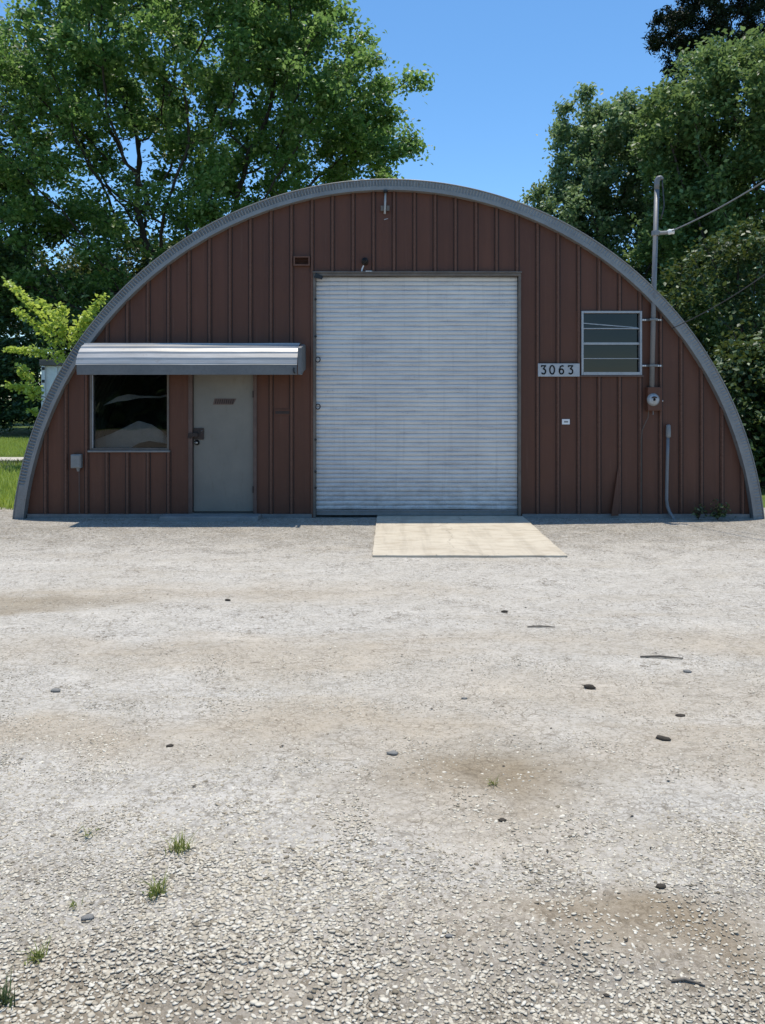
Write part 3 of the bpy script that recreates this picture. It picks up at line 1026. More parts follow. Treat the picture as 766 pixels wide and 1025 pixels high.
vs = [(aw1 + 0.012, -o, z) for o, z in cap] + [(aw1 + 0.066, -o, z) for o, z in cap]
n = len(cap)
fs = [tuple(range(n)), tuple(range(2 * n - 1, n - 1, -1))] + [(i, n + i, n + (i + 1) % n, (i + 1) % n) for i in range(n)]
hut.part(MB().add(vs, fs), 'end_cap', 'valance', aw, bevel=0.004)
cap2 = [(0.0, 2.25), (0.0, 2.56), (0.15, 2.56), (0.3, 2.51), (0.45, 2.41), (0.55, 2.26), (0.55, 2.15), (0.3, 2.18)]
vs = [(aw0 + 0.004, -o, z) for o, z in cap2] + [(aw0 + 0.016, -o, z) for o, z in cap2]
n = len(cap2)
fs = [tuple(range(n)), tuple(range(2 * n - 1, n - 1, -1))] + [(i, n + i, n + (i + 1) % n, (i + 1) % n) for i in range(n)]
hut.part(MB().add(vs, fs), 'end_cap', 'valance', aw)
mb = MB().tube([(aw1 - 0.045, -0.60, 2.20), (aw1 - 0.045, -0.615, 2.15), (aw1 - 0.03, -0.6, 2.125)], 0.012, 8)
hut.part(mb, 'awning_latch', 'black', aw)

# bent panel beside the roller door, lifted at its foot
xa, za = W(621, 452)
xb, zb = W(610, 516)
xc, _ = W(619, 516)
mb = MB().add([(xa, -0.006, za), (xb, -0.10, 0.03), (xc - 0.02, -0.075, 0.03), (xa + 0.012, -0.002, za - 0.02),
               (xa, -0.001, za), (xb, -0.094, 0.03), (xc - 0.02, -0.069, 0.03), (xa + 0.012, 0.002, za - 0.02)],
              [(0, 1, 2, 3), (7, 6, 5, 4), (0, 4, 5, 1), (1, 5, 6, 2), (2, 6, 7, 3)])
hut.part(mb, 'bent_panel', 'brown')
hut.part(MB().prism([(xa + .0, za - .1), (xc - 0.05, 0.02), (xc + 0.02, 0.02)], -0.006, -0.002), 'panel_gap_shade', 'black')  # black patch painted in for the shade under the lifted panel

# ------------------------------------------------------------------ fixtures on the front
# house number
x0, z0 = W(538, 377)
x1, z1 = W(579.5, 364)
sign = Thing('house_number_sign', 'pale grey plate with black house number 3063 left of the right window', 'number sign', (x0, -0.04, z0))
pl = sign.part(MB().box(x0, x1, -0.052, -0.036, z0, z1), 'sign_plate', 'plate', bevel=0.003)


def stroke(mb, pts, w, y0, y1):
    for (xa, za), (xb, zb) in zip(pts, pts[1:]):
        d = Vector((xb - xa, zb - za))
        L = d.length
        if L < 1e-6:
            continue
        d /= L
        nx, nz = -d.y * w / 2, d.x * w / 2
        ex, ez = d.x * w * 0.25, d.y * w * 0.25
        mb.prism([(xa - nx - ex, za - nz - ez), (xb - nx + ex, zb - nz + ez), (xb + nx + ex, zb + nz + ez), (xa + nx - ex, za + nz - ez)], y0, y1)


def digit(ch, cx, cz, w, h):
    mb = MB()
    q = lambda u, v: (cx + u * w, cz + v * h)
    if ch == '0':
        pts = [q(0.5 * math.cos(a), 0.5 * math.sin(a)) for a in np.linspace(0, 2 * PI, 19)]
        stroke(mb, pts, 0.020, -0.0568, -0.0525)
    if ch == '3':
        pts = [q(-0.42, 0.36), q(-0.40, 0.48), q(0.45, 0.48), q(-0.02, 0.10)]
        pts += [q(0.02 + 0.44 * math.cos(a), -0.19 + 0.30 * math.sin(a)) for a in np.linspace(1.5, -2.5, 12)]
        stroke(mb, pts, 0.020, -0.0568, -0.0525)
    if ch == '6':
        pts = [q(0.40, 0.42), q(0.15, 0.49), q(-0.2, 0.38), q(-0.42, 0.05), q(-0.44, -0.2)]
        stroke(mb, pts, 0.020, -0.0568, -0.0525)
        pts = [q(0.44 * math.cos(a), -0.2 + 0.29 * math.sin(a)) for a in np.linspace(0, 2 * PI, 15)]
        stroke(mb, pts, 0.020, -0.0568, -0.0525)
    return mb


for ch, px in zip('3063', (543.3, 552.0, 561.3, 570.3)):
    cx, cz = W(px, 370.3)
    sign.part(digit(ch, cx, cz, 0.070, 0.125), 'digit', 'black')

# small white sticker plate
x0, z0 = W(562.5, 424.8)
x1, z1 = W(570.3, 419.5)
st = Thing('notice_plate', 'tiny white plate on brown wall below the house number', 'notice plate', (x0, -0.01, z0))
st.part(MB().box(x0, x1, -0.012, -0.002, z0, z1), 'plate', 'chalk', bevel=0.002)
st.part(MB().box(x0 + .03, x1 - .025, -0.0135, -0.0122, z0 + .028, z1 - .028), 'faded_panel', 'grey_plastic')

# electric meter
x0, z0 = W(646, 411)
x1, z1 = W(660.3, 387.5)
mt = Thing('electric_meter', 'brown electric meter box with round white dial under the mast pipe', 'electric meter', ((x0 + x1) / 2, -0.05, z0))
bx = mt.part(MB().box(x0, x1, -0.115, -0.002, z0, z1), 'meter_box', 'trim' if False else 'brown', bevel=0.008)
cx, cz = W(653.6, 400, -0.1)
mt.part(MB().lathe_y(cx, cz, [(0.088, -0.125), (0.094, -0.12), (0.094, -0.112)], 24), 'meter_ring', 'galv', smooth=False)
dl = mt.part(MB().lathe_y(cx, cz, [(0.02, -0.165), (0.06, -0.16), (0.075, -0.145), (0.078, -0.126)], 24), 'meter_dial', 'plate', smooth=True)
pts = [(cx + 0.05 * math.cos(a), cz + 0.008 + 0.042 * math.sin(a)) for a in np.linspace(0.35, PI - 0.35, 9)]
mt.part(MB().prism(pts, -0.172, -0.166), 'register_face', 'dark', dl)
mt.part(MB().tube([(x1 - .002, -0.08, cz - .02), (x1 + .022, -0.08, cz - .02)], 0.012, 8), 'seal_knob', 'brass')
pts = []
for px, py in ((649, 411), (648.5, 418), (645.5, 424), (642.5, 431), (641.6, 440), (641.6, 470), (641.5, 500), (641.5, 516)):
    x, z = W(px, py, -0.03)
    pts.append((x, -0.046, z))
mt.part(MB().tube(pts, 0.005, 6), 'ground_wire', 'twig')
x, z = W(652.5, 413)
mt.part(MB().tube([(x, -0.06, z + 0.04), (x, -0.06, z - 0.03)], 0.008, 6), 'drain_stub', 'pvc')

# service mast
YM = -0.075
bx_, bz_ = W(652.6, 388, YM)
tx_, tz_ = W(657.6, 190, YM)
ms = Thing('service_mast', 'tall grey service mast pipe with hooked weatherhead rising past the roof rim', 'service mast', (bx_, YM, bz_))
ms.part(MB().tube([(bx_, YM, bz_), ((bx_ + tx_) / 2 - .006, YM, (bz_ + tz_) / 2), (tx_, YM, tz_)], 0.036, 14), 'mast_pipe', 'pvc', smooth=True)
hd = []
for dx, dz, r in ((0, 0, .036), (0.0, .09, .038), (0.006, .14, .040), (0.024, .17, .040), (0.046, .175, .036), (0.062, .16, .032), (0.066, .145, .028)):
    hd.append(((tx_ + dx, YM - dx * 0.3, tz_ + dz), r))
ms.part(MB().tube([h[0] for h in hd], [h[1] for h in hd], 12), 'weatherhead', 'pvc', smooth=True)
pts = [(tx_ + 0.064, YM - 0.03, tz_ + 0.15), (tx_ + 0.075, YM - 0.05, tz_ - 0.05), (tx_ + 0.085, YM - 0.06, tz_ - 0.25), (tx_ + 0.06, YM - 0.06, tz_ - 0.37), (tx_ + 0.04, YM - 0.05, tz_ - 0.45)]
ms.part(MB().tube(pts, 0.010, 6), 'drip_loop', 'black_wire', smooth=True)
x, z = W(656.2, 233.5, YM)
mb = MB().tube([(x, YM, z - 0.035), (x, YM, z + 0.035)], 0.058, 14)
mb.tube([(x + 0.04, YM - .02, z), (x + 0.17, YM - 0.05, z)], 0.028, 8)
clamp = ms.part(mb, 'mast_clamp', 'galv', bevel=0.003)
mb = MB().tube([(x + 0.16, YM - .05, z + 0.005), (x + 0.19, YM - .055, z + 0.008), (x + .22, YM - .06, z + 0.01), (x + 0.25, YM - .065, z + .012)], [0.03, 0.042, 0.034, 0.04], 12)
ms.part(mb, 'insulator', 'chalk', clamp, smooth=True)
for py in (320, 366):
    x, z = W(653.5, py, YM)
    mb = MB().box(x - 0.155, x + 0.155, -0.036, -0.012, z - 0.016, z + 0.016)
    mb.box(x - 0.06, x + 0.06, YM - 0.05, -0.036, z - 0.016, z + 0.016)
    br = ms.part(mb, 'pipe_strap', 'galv_dark', bevel=0.003)
    for dx in (-0.13, -0.10, 0.095, 0.125):
        ms.part(MB().lathe_y(x + dx, z, [(0.005, -0.05), (0.012, -0.047), (0.013, -0.036)], 8), 'strap_bolt', 'chalk', br)

# service drop
A = Vector((W(670, 232.5, YM)[0], YM - 0.07, W(670, 232.5, YM)[1]))
B = Vector((11.5, -3.2, 9.2))


def catenary(a, b, sag, n=28):
    return [tuple(a.lerp(b, i / n) + Vector((0, 0, -sag * 4 * (i / n) * (1 - i / n)))) for i in range(n + 1)]


x1, z1 = W(800, 158, -2.0)
B = Vector((x1, -2.0, z1))
mb = MB().tube(catenary(A, B, 0.06), 0.010, 6)
tag(mb.build('service_wire', 'wire', loc=A, smooth=True), 'pale thick service wire running from the mast clamp up to the right edge', 'wire')
A2 = Vector((W(672, 329, OVER)[0], OVER, W(672, 329, OVER)[1]))
x1, z1 = W(800, 249, -1.6)
mb = MB().tube(catenary(A2, Vector((x1, -1.6, z1)), 0.08), 0.007, 6)
tag(mb.build('cable', 'black_wire', loc=A2, smooth=True), 'thin dark cable rising from the roof rim to the right, below the service wire', 'cable')

# conduit right of the meter
x, z = W(668.8, 437, -0.05)
cdt = Thing('conduit_pipe', 'grey conduit pipe with long capped head curving into gravel below the meter', 'conduit', (x, -0.05, 0))
pts = []
for px, py, y in ((668.8, 436, -.06), (668.2, 460, -.06), (667.6, 485, -.06), (667.4, 500, -.065), (668.2, 507, -.075), (670.5, 513, -.10), (674, 518.5, -.15), (676, 522, -.19)):
    xx, zz = W(px, py, y)
    pts.append((xx, y, zz))
cdt.part(MB().tube(pts, 0.024, 12), 'pipe', 'pvc', smooth=True)
xt, zt = W(669.2, 426, -.06)
cdt.part(MB().tube([(xt, -.06, zt + .015), (xt, -.06, zt), (xt - .001, -.06, zt - .1), (x, -.06, z + .005), (x, -.06, z - .015)], [0.018, 0.032, 0.036, 0.036, 0.026], 14), 'capped_head', 'grey_plastic', smooth=True)

# junction box at the left
x0, z0 = W(73, 469.5)
x1, z1 = W(83.2, 454.5)
jb = Thing('junction_box', 'small grey outlet box with thin conduit below, left of the shop window', 'outlet box', ((x0 + x1) / 2, -0.05, z0))
lid = jb.part(MB().box(x0, x1, -0.085, -0.005, z0 + .02, z1), 'box_body', 'grey_plastic', bevel=0.01)
jb.part(MB().box(x0 + .012, x1 - .012, -0.094, -0.0855, z0 + .035, z1 - .015), 'box_cover', 'grey_plastic', bevel=0.004)
jb.part(MB().tube([(x1 - .05, -.05, z0 + .02), (x1 - .05, -.05, z0 - .03)], [0.03, 0.018], 10), 'hub', 'galv_dark')
jb.part(MB().tube([(x1 - .04, -.045, z0 - .02), (x1 - .035, -.045, 0.05)], 0.008, 8), 'conduit', 'trim')

# louvre vent top left of the roller door
x0, z0 = W(294.2, 266.5)
x1, z1 = W(310.5, 256.8)
vt = Thing('wall_vent', 'small brown framed vent on wall above upper left roller door corner', 'vent', (x0, -0.03, z0))
mb = MB().box(x0, x0 + .022, -0.05, -0.002, z0, z1).box(x1 - .022, x1, -0.05, -0.002, z0, z1)
mb.box(x0 + .022, x1 - .022, -0.05, -0.002, z0, z0 + .022).box(x0 + .022, x1 - .022, -0.05, -0.002, z1 - .022, z1)
vt.part(mb, 'vent_frame', 'rib', bevel=0.002)
mb = MB()
for k in range(4):
    zz = z0 + .026 + k * 0.024
    mb.add([(x0 + .023, -.012, zz + .02), (x1 - .023, -.012, zz + .02), (x1 - .023, -.036, zz), (x0 + .023, -.036, zz)], [(0, 1, 2, 3)])
vt.part(mb, 'louvre', 'brown')
x0, z0 = W(274.5, 415.5)
x1, z1 = W(291.5, 409.5)
v2 = Thing('mail_slot', 'low brown slot plate on wall between entry door and roller door', 'slot plate', (x0, -0.01, z0))
sp = v2.part(MB().box(x0, x1, -0.014, -0.001, z0, z1), 'slot_plate', 'brown', bevel=0.003)
v2.part(MB().box(x0 + .02, x1 - .02, -0.017, -0.0142, z0 + .02, z1 - .03), 'slot_flap', 'dark', sp)

# dark round lamp above the roller door, streaked with white
x, z = W(365.5, 262.5)
lm = Thing('wall_lamp', 'dark round wall lamp with white dripping streak above the roller door', 'wall lamp', (x, -0.02, z))
lm.part(MB().lathe_y(x, z, [(0.03, -0.028), (0.05, -0.022), (0.052, -0.002)], 18), 'lamp_base', 'dark', smooth=True)
lm.part(MB().lathe_y(x, z + .012, [(0.01, -0.105), (0.034, -0.098), (0.047, -0.075), (0.047, -0.05), (0.03, -0.028)], 18), 'lamp_shade', 'black', smooth=True)
x, z = W(362.8, 270)
mb = MB().prism([(x - .028, z - .075), (x - .012, z - .08), (x + .002, z - .01), (x + .026, z + .06), (x + .014, z + .075), (x - .014, z + .01)], -0.0025, -0.0006)
lm.part(mb, 'white_streak', 'chalk')
zt = ROLL[3] + 0.013
mb = MB()
for px, w_ in ((367.4, .03), (369.6, .045), (371.6, .025)):
    x, _ = W(px, 274)
    mb.blob((x, -0.05, zt), (w_, 0.014, 0.010), px, 1)
tag(mb.build('bird_droppings', 'chalk', loc=(W(367, 0)[0], -0.05, zt), smooth=True), 'white bird droppings on header ledge of the roller door under lamp', 'droppings')

# rod bracket at the crown of the arch
xt, zt = W(386, 189.5, -.1)
xb, zb = W(385.3, 214, -.06)
rb = Thing('rod_bracket', 'thin pale rod with small square block hanging under top of arched rim', 'rod bracket', (xb, -0.05, zb))
rb.part(MB().tube([(xt, -.055, zt - 0.03), (xb, -.055, zb)], 0.016, 8), 'rod', 'plate', smooth=True)
xx, zz = W(385.6, 209.2)
rb.part(MB().box(xx - .066, xx - .02, -0.05, -0.02, zz - .04, zz + .04).box(xx + .02, xx + .066, -0.05, -0.02, zz - .04, zz + .04), 'block', 'header', bevel=0.004)
rb.part(MB().box(xt - .03, xt + .03, -.13, -.03, zt - .04, zt - .01), 'mount', 'black', bevel=0.004)
xx, zz = W(386.5, 219.5)
rb.part(MB().prism([(xx - .035, zz - .012), (xx + .03, zz + .008), (xx + .032, zz + .014), (xx - .02, zz + .004)], -0.003, -0.0006), 'scratch', 'plate')

# concrete step before the entry door
x0, _ = W(166, 0)
x1, _ = W(262, 0)
tag(MB().box(x0, x1, -0.34, -0.05, -0.03, 0.055).build('door_step', 'old_concrete', loc=((x0 + x1) / 2, -0.2, 0), bevel=0.012),
    'low grey concrete step at the foot of the entry door', 'step')

# ------------------------------------------------------------------ white shed behind at the left
YS = 9.6
sx0, sz1 = W(42, 366, YS)
sx1 = sx0 + 2.6
sd = Thing('storage_container', 'white storage container with capped top rail behind left side of the hut', 'container', (sx0 + 1.3, YS, 0))
body = sd.part(MB().box(sx0 + 0.10, sx1, YS + 0.02, YS + 3.2, 0.12, sz1), 'container_body', 'white', bevel=0.01)
mb = MB()
for k in range(12):
    x = sx0 + 0.34 + k * 0.19
    mb.box(x, x + 0.09, YS - 0.012, YS + 0.018, 0.2, sz1 - 0.03)
sd.part(mb, 'wall_corrugation', 'white', body, bevel=0.008)
mb = MB().box(sx0 - 0.04, sx1 + 0.05, YS - 0.08, YS + 3.26, sz1 + 0.002, sz1 + 0.16)
sd.part(mb, 'top_rail', 'header', bevel=0.01)
mb = MB().box(sx0, sx0 + 0.097, YS - 0.04, YS + 0.06, 0.0, sz1 - 0.002)
po = sd.part(mb, 'corner_post', 'white', bevel=0.008)
for zz in (sz1 - 0.07, sz1 - 0.42):
    sd.part(MB().box(sx0 + 0.02, sx0 + 0.10, YS - 0.052, YS - 0.041, zz - 0.05, zz + 0.03), 'corner_casting', 'black', po)


# ------------------------------------------------------------------ vegetation
def ellipsoid_points(n, c, r, shell=0.0):
    d = rng.normal(size=(n, 3))
    d /= np.linalg.norm(d, axis=1)[:, None]
    u = rng.random(n)
    rad = (shell ** 3 + (1 - shell ** 3) * u) ** (1 / 3)
    return np.array(c) + d * rad[:, None] * np.array(r)


def colonise(start, attr, step, infl, kill, iters=140, lean=(0, 0, 0.12)):
    """space colonisation: returns node positions and parents"""
    pos = [np.array(p, float) for p in start]
    par = [-1] + list(range(len(start) - 1))
    A = attr.copy()
    near = np.full(len(A), -1)
    nd = np.full(len(A), 1e9)
    P = np.array(pos)
    for k in range(len(P)):
        d = np.linalg.norm(A - P[k], axis=1)
        m = d < nd
        nd[m] = d[m]
        near[m] = k
    for it in range(iters):
        act = nd < infl
        if not act.any():
            break
        ids = near[act]
        dirs = A[act] - P[ids]
        dirs /= np.linalg.norm(dirs, axis=1)[:, None] + 1e-9
        uniq, inv = np.unique(ids, return_inverse=True)
        acc = np.zeros((len(uniq), 3))
        np.add.at(acc, inv, dirs)
        acc /= np.linalg.norm(acc, axis=1)[:, None] + 1e-9
        acc += np.array(lean) + rng.normal(scale=0.16, size=acc.shape)
        acc /= np.linalg.norm(acc, axis=1)[:, None] + 1e-9
        new = P[uniq] + acc * step
        base = len(P)
        P = np.vstack([P, new])
        par += list(uniq)
        D = np.linalg.norm(A[:, None, :] - new[None, :, :], axis=2)
        j = D.argmin(1)
        dm = D[np.arange(len(A)), j]
        m = dm < nd
        nd[m] = dm[m]
        near[m] = base + j[m]
        keep = nd > kill
        A, near, nd = A[keep], near[keep], nd[keep]
        if len(A) == 0 or len(P) > 9000:
            break
    return P, np.array(par)


def limb_mesh(P, par, tip=0.014, ex=2.35, sides=6, rmax=None):
    n = len(P)
    ch = [[] for _ in range(n)]
    for i in range(1, n):
        if par[i] >= 0:
            ch[par[i]].append(i)
    rad = np.full(n, tip)
    for i in range(n - 1, -1, -1):
        if ch[i]:
            rad[i] = max(tip, (sum(rad[c] ** ex for c in ch[i])) ** (1 / ex))
    if rmax:
        rad *= rmax / rad[0] if rad[0] > rmax else 1
        rad = np.maximum(rad, tip * 0.5)
    mb = MB()
    stack = [(0, None)]
    while stack:
        i, frm = stack.pop()
        chain = ([frm] if frm is not None else []) + [i]
        while ch[i]:
            kids = sorted(ch[i], key=lambda c: -rad[c])
            for k in kids[1:]:
                stack.append((k, i))
            i = kids[0]
            chain.append(i)
        if len(chain) > 1:
            rr = [float(rad[k]) for k in chain]
            if frm is not None:
                rr[0] = rr[1]
            s = sides + 4 if max(rr) > 0.12 else sides if max(rr) > 0.03 else 4
            mb.tube([P[k] for k in chain], rr, s, False)
    tips = np.array([i for i in range(n) if not ch[i]])
    return mb, rad, tips


def leaf_mesh(name, cen, size, mat, up=0.6, droop=0.0, aspect=0.62, fold=0.25):
    """one folded leaf (two triangles) per centre"""
    n = len(cen)
    nrm = rng.normal(size=(n, 3))
    nrm[:, 2] = np.abs(nrm[:, 2]) + up
    nrm /= np.linalg.norm(nrm, axis=1)[:, None]
    t = rng.normal(size=(n, 3))
    t[:, 2] -= droop
    t -= nrm * (t * nrm).sum(1)[:, None]
    t /= np.linalg.norm(t, axis=1)[:, None]
    s = np.cross(nrm, t)
    L = np.asarray(size) * (0.65 + 0.7 * rng.random(n))[:, None]
    a = cen - t * L * 0.5
    b = cen + t * L * 0.5
    mid = cen - t * L * 0.08
    w = L * aspect * 0.5
    l = mid + s * w + nrm * w * fold
    r = mid - s * w + nrm * w * fold
    V = np.stack([a, l, b, r], 1).reshape(-1, 3)
    i = np.arange(n)[:, None] * 4
    Fc = np.concatenate([i + np.array([[0, 2, 1]]), i + np.array([[0, 3, 2]])], 0)
    return np_mesh(name, V, Fc, mat)


def tree(name, label, cat, base, trunk_top, blobs, n_attr, step, leaves, size, mat, group=None, spread=0.35, rmax=0.4,
         voids=(), sparse=(), up=0.4, droop=0.3, tip=0.012, clump=None, shell=0.3, aspect=0.62, infl=None, flat=0.7):
    """blobs: list of (centre, radii, weight) that outline the crown"""
    tw = sum(b[2] for b in blobs)
    pts = []
    for c, r, w in blobs:
        k = int(n_attr * w / tw)
        pts.append(ellipsoid_points(k, c, r, shell))
    A = np.vstack(pts)
    # uneven crown: keep attractors where a lumpy field is high
    f = np.array([mnoise.noise(Vector(p) * (0.9 / (clump or 2.0))) for p in A])
    A = A[f > -0.18]
    for c, r in voids:
        A = A[(((A - np.array(c)) / np.array(r)) ** 2).sum(1) > 1]
    A = A[A[:, 2] > 0.15]
    b = np.array(base, float)
    tt = np.array(trunk_top, float)
    ns_ = max(3, int(np.linalg.norm(tt - b) / step))
    start = [b + (tt - b) * i / ns_ + np.array([0.12 * math.sin(i * 0.9), 0.08 * math.sin(i * 0.7), 0]) * (i / ns_) for i in range(ns_ + 1)]
    P, par = colonise(start, A, step, infl or step * 9, step * 1.25)
    mb, rad, tips = limb_mesh(P, par, tip, rmax=rmax)
    th = Thing(name, label, cat, tuple(base), group)
    th.part(mb, 'trunk', 'bark', smooth=True)
    thin = np.where(rad < tip * 2.4)[0]
    thin = thin[P[thin][:, 2] > tt[2] * 0.5]
    wts = np.where(np.isin(thin, tips), 3.0, 1.0)
    # some twigs carry many leaves and some few
    wts *= rng.random(len(thin)) ** 1.3 + 0.12
    pick = rng.choice(thin, size=leaves, p=wts / wts.sum())
    off = rng.normal(size=(leaves, 3)) * spread * np.array([1, 1, flat])
    cen = P[pick] + off
    for c, r in voids:
        cen = cen[(((cen - np.array(c)) / np.array(r)) ** 2).sum(1) > 0.8]
    for c, r, keep in sparse:
        ins = (((cen - np.array(c)) / np.array(r)) ** 2).sum(1) < 1
        cen = cen[~ins | (rng.random(len(cen)) < keep)]
    cen = cen[cen[:, 2] > 0.05]
    me = leaf_mesh('crown', cen - np.array(base), size, mat, up, droop, aspect)
    link('crown', me, th.o)
    return th


# big broadleaf tree behind the hut on the left
def wp(px, py, Y):
    x, z = W(px, py, Y)
    return (x, Y, z)


TL = 30.0
c = wp(185, 120, TL)
tree('maple_tree', 'huge leafy broadleaf tree rising behind the left half of the hut', 'tree',
     (-12.2, TL, 0), (-11.6, TL, 6.5),
     [(wp(170, 60, TL), (9.0, 8.0, 8.5), 4), (wp(312, 110, TL), (4.9, 6.0, 5.0), 1.6), (wp(280, 20, TL), (3.6, 5.0, 4.2), 0.9),
      (wp(70, 150, TL), (6.2, 7.0, 6.0), 1.6), (wp(225, 210, TL), (7.0, 6.0, 4.0), 1.2), (wp(386, 145, TL), (2.6, 3.0, 2.3), 0.55), (wp(415, 88, TL), (1.2, 1.3, 0.7), 0.14), (wp(60, 270, TL), (5.5, 5.0, 4.0), 0.8)],
     3000, 0.62, 150000, 0.27, 'maple_leaf', spread=0.36, rmax=0.62, clump=2.6, tip=0.02,
     sparse=[(wp(150, 205, TL), (5.0, 14, 3.0), 0.7), (wp(100, 140, TL), (3.2, 14, 1.8), 0.65)],
     voids=[(wp(30, 145, TL - 3), (1.1, 12, 1.1))])
tree('side_tree', 'dark tree beyond the lawn at far left edge, beside the huge tree', 'tree',
     (-25.5, 31.5, 0), (-25, 31.5, 4.5),
     [((-24.5, 31.5, 9.5), (6.0, 5.0, 7.0), 2), ((-22, 30.5, 5.5), (5.0, 4.0, 4.5), 1.2), ((-24.5, 33, 19), (5.0, 5.0, 6.0), 1.5)],
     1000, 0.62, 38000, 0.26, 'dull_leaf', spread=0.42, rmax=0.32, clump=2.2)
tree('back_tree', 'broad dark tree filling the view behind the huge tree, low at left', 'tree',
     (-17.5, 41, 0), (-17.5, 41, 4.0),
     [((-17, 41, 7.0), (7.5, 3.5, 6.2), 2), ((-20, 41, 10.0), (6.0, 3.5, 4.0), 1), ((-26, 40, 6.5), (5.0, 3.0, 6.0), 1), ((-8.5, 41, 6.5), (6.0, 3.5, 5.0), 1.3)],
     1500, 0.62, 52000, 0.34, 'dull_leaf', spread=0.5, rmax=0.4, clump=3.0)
# shrubs in the shade under the big trees
for i, (x, y, h, w, lab) in enumerate(((-20.5, 25.8, 5.2, 3.2, 'dark shrub at left edge beyond the lawn, under the trees'),
                                       (-15.6, 26.4, 6.0, 3.4, 'tall dark shrub behind white container and bright green sapling'),
                                       (-10.6, 26.0, 6.4, 3.4, 'dark shrub peeping over the left curve of the hut roof'))):
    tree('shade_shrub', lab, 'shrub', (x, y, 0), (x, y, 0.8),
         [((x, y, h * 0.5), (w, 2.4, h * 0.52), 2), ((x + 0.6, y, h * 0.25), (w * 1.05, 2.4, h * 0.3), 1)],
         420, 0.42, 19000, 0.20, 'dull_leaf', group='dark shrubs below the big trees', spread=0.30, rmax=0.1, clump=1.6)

# trees on the right
TR = 15.5
tree('round_tree', 'rounded grey green tree behind right side of the hut, against the sky', 'tree',
     (9.0, TR, 0), (8.8, TR, 3.2),
     [(wp(620, 165, TR), (2.6, 2.6, 2.4), 1.6), (wp(585, 225, TR), (2.0, 2.4, 1.9), 1.0), (wp(655, 265, TR), (3.0, 2.6, 2.6), 1.4),
      (wp(600, 130, TR), (1.5, 1.8, 1.5), 0.6), (wp(680, 190, TR), (2.4, 2.4, 2.4), 0.9), (wp(610, 290, TR), (2.6, 2.2, 1.8), 0.8), (wp(548, 205, TR), (0.9, 1.2, 0.8), 0.2), (wp(580, 245, TR), (1.6, 1.8, 1.3), 0.5)],
     2400, 0.33, 85000, 0.155, 'blue_leaf', spread=0.17, rmax=0.24, clump=1.15, shell=0.35, droop=0.6)
TB = 11.0
tree('edge_tree', 'big green tree at the right edge, taller than the rounded one', 'tree',
     (12.2, TB, 0), (12.0, TB, 3.0),
     [(wp(745, 120, TB), (3.0, 2.8, 2.4), 1.6), (wp(700, 150, TB), (1.8, 2.2, 1.7), 0.9), (wp(765, 200, TB), (3.2, 2.8, 2.6), 1.4),
      (wp(715, 235, TB), (2.2, 2.2, 2.0), 0.9), (wp(800, 130, TB), (3.0, 3.0, 3.0), 1.0), (wp(740, 300, TB), (2.6, 2.4, 2.0), 0.9)],
     1800, 0.33, 80000, 0.15, 'mid_leaf', spread=0.20, rmax=0.26, clump=1.1, shell=0.35, droop=0.5)
TC = 27.0
tree('cedar_tree', 'almost black conifer topping the trees in the upper right corner', 'conifer',
     (18.6, TC, 0), (18.3, TC, 14.0),
     [(wp(700, 22, TC), (2.3, 2.2, 1.9), 1.2), (wp(678, 35, TC), (1.5, 1.6, 0.8), 0.5), (wp(760, 18, TC), (2.6, 2.4, 2.4), 1.2), (wp(735, -25, TC), (2.4, 2.4, 2.4), 1.0), (wp(720, 60, TC), (2.6, 2.2, 1.6), 1.0)],
     900, 0.36, 40000, 0.24, 'cedar_needle', spread=0.17, rmax=0.35, clump=0.9, shell=0.2, up=0.1, droop=0.2, aspect=0.28, infl=20)
tree('shade_tree', 'dark low tree filling the gap between round tree and right edge', 'tree',
     (13.5, 20.0, 0), (13.5, 20, 2.0),
     [((10.5, 20, 4.5), (3.2, 2.5, 4.2), 1), ((14.5, 20, 5.5), (3.6, 2.5, 5.0), 1.2), ((17.5, 20, 5), (3, 2.5, 4.5), 0.8)],
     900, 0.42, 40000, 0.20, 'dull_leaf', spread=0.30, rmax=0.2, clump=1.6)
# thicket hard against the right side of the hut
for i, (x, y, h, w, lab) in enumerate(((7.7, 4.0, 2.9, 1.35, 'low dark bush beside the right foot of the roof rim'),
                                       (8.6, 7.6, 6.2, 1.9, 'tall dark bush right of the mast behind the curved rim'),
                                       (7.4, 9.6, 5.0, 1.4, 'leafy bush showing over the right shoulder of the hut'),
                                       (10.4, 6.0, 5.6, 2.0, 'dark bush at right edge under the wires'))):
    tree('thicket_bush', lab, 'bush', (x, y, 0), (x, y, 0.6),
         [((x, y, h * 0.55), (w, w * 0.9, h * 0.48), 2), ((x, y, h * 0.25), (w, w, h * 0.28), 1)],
         520, 0.26, 17000, 0.125, 'dull_leaf', group='bushes along the right side of the hut', spread=0.17, rmax=0.08, clump=0.9)

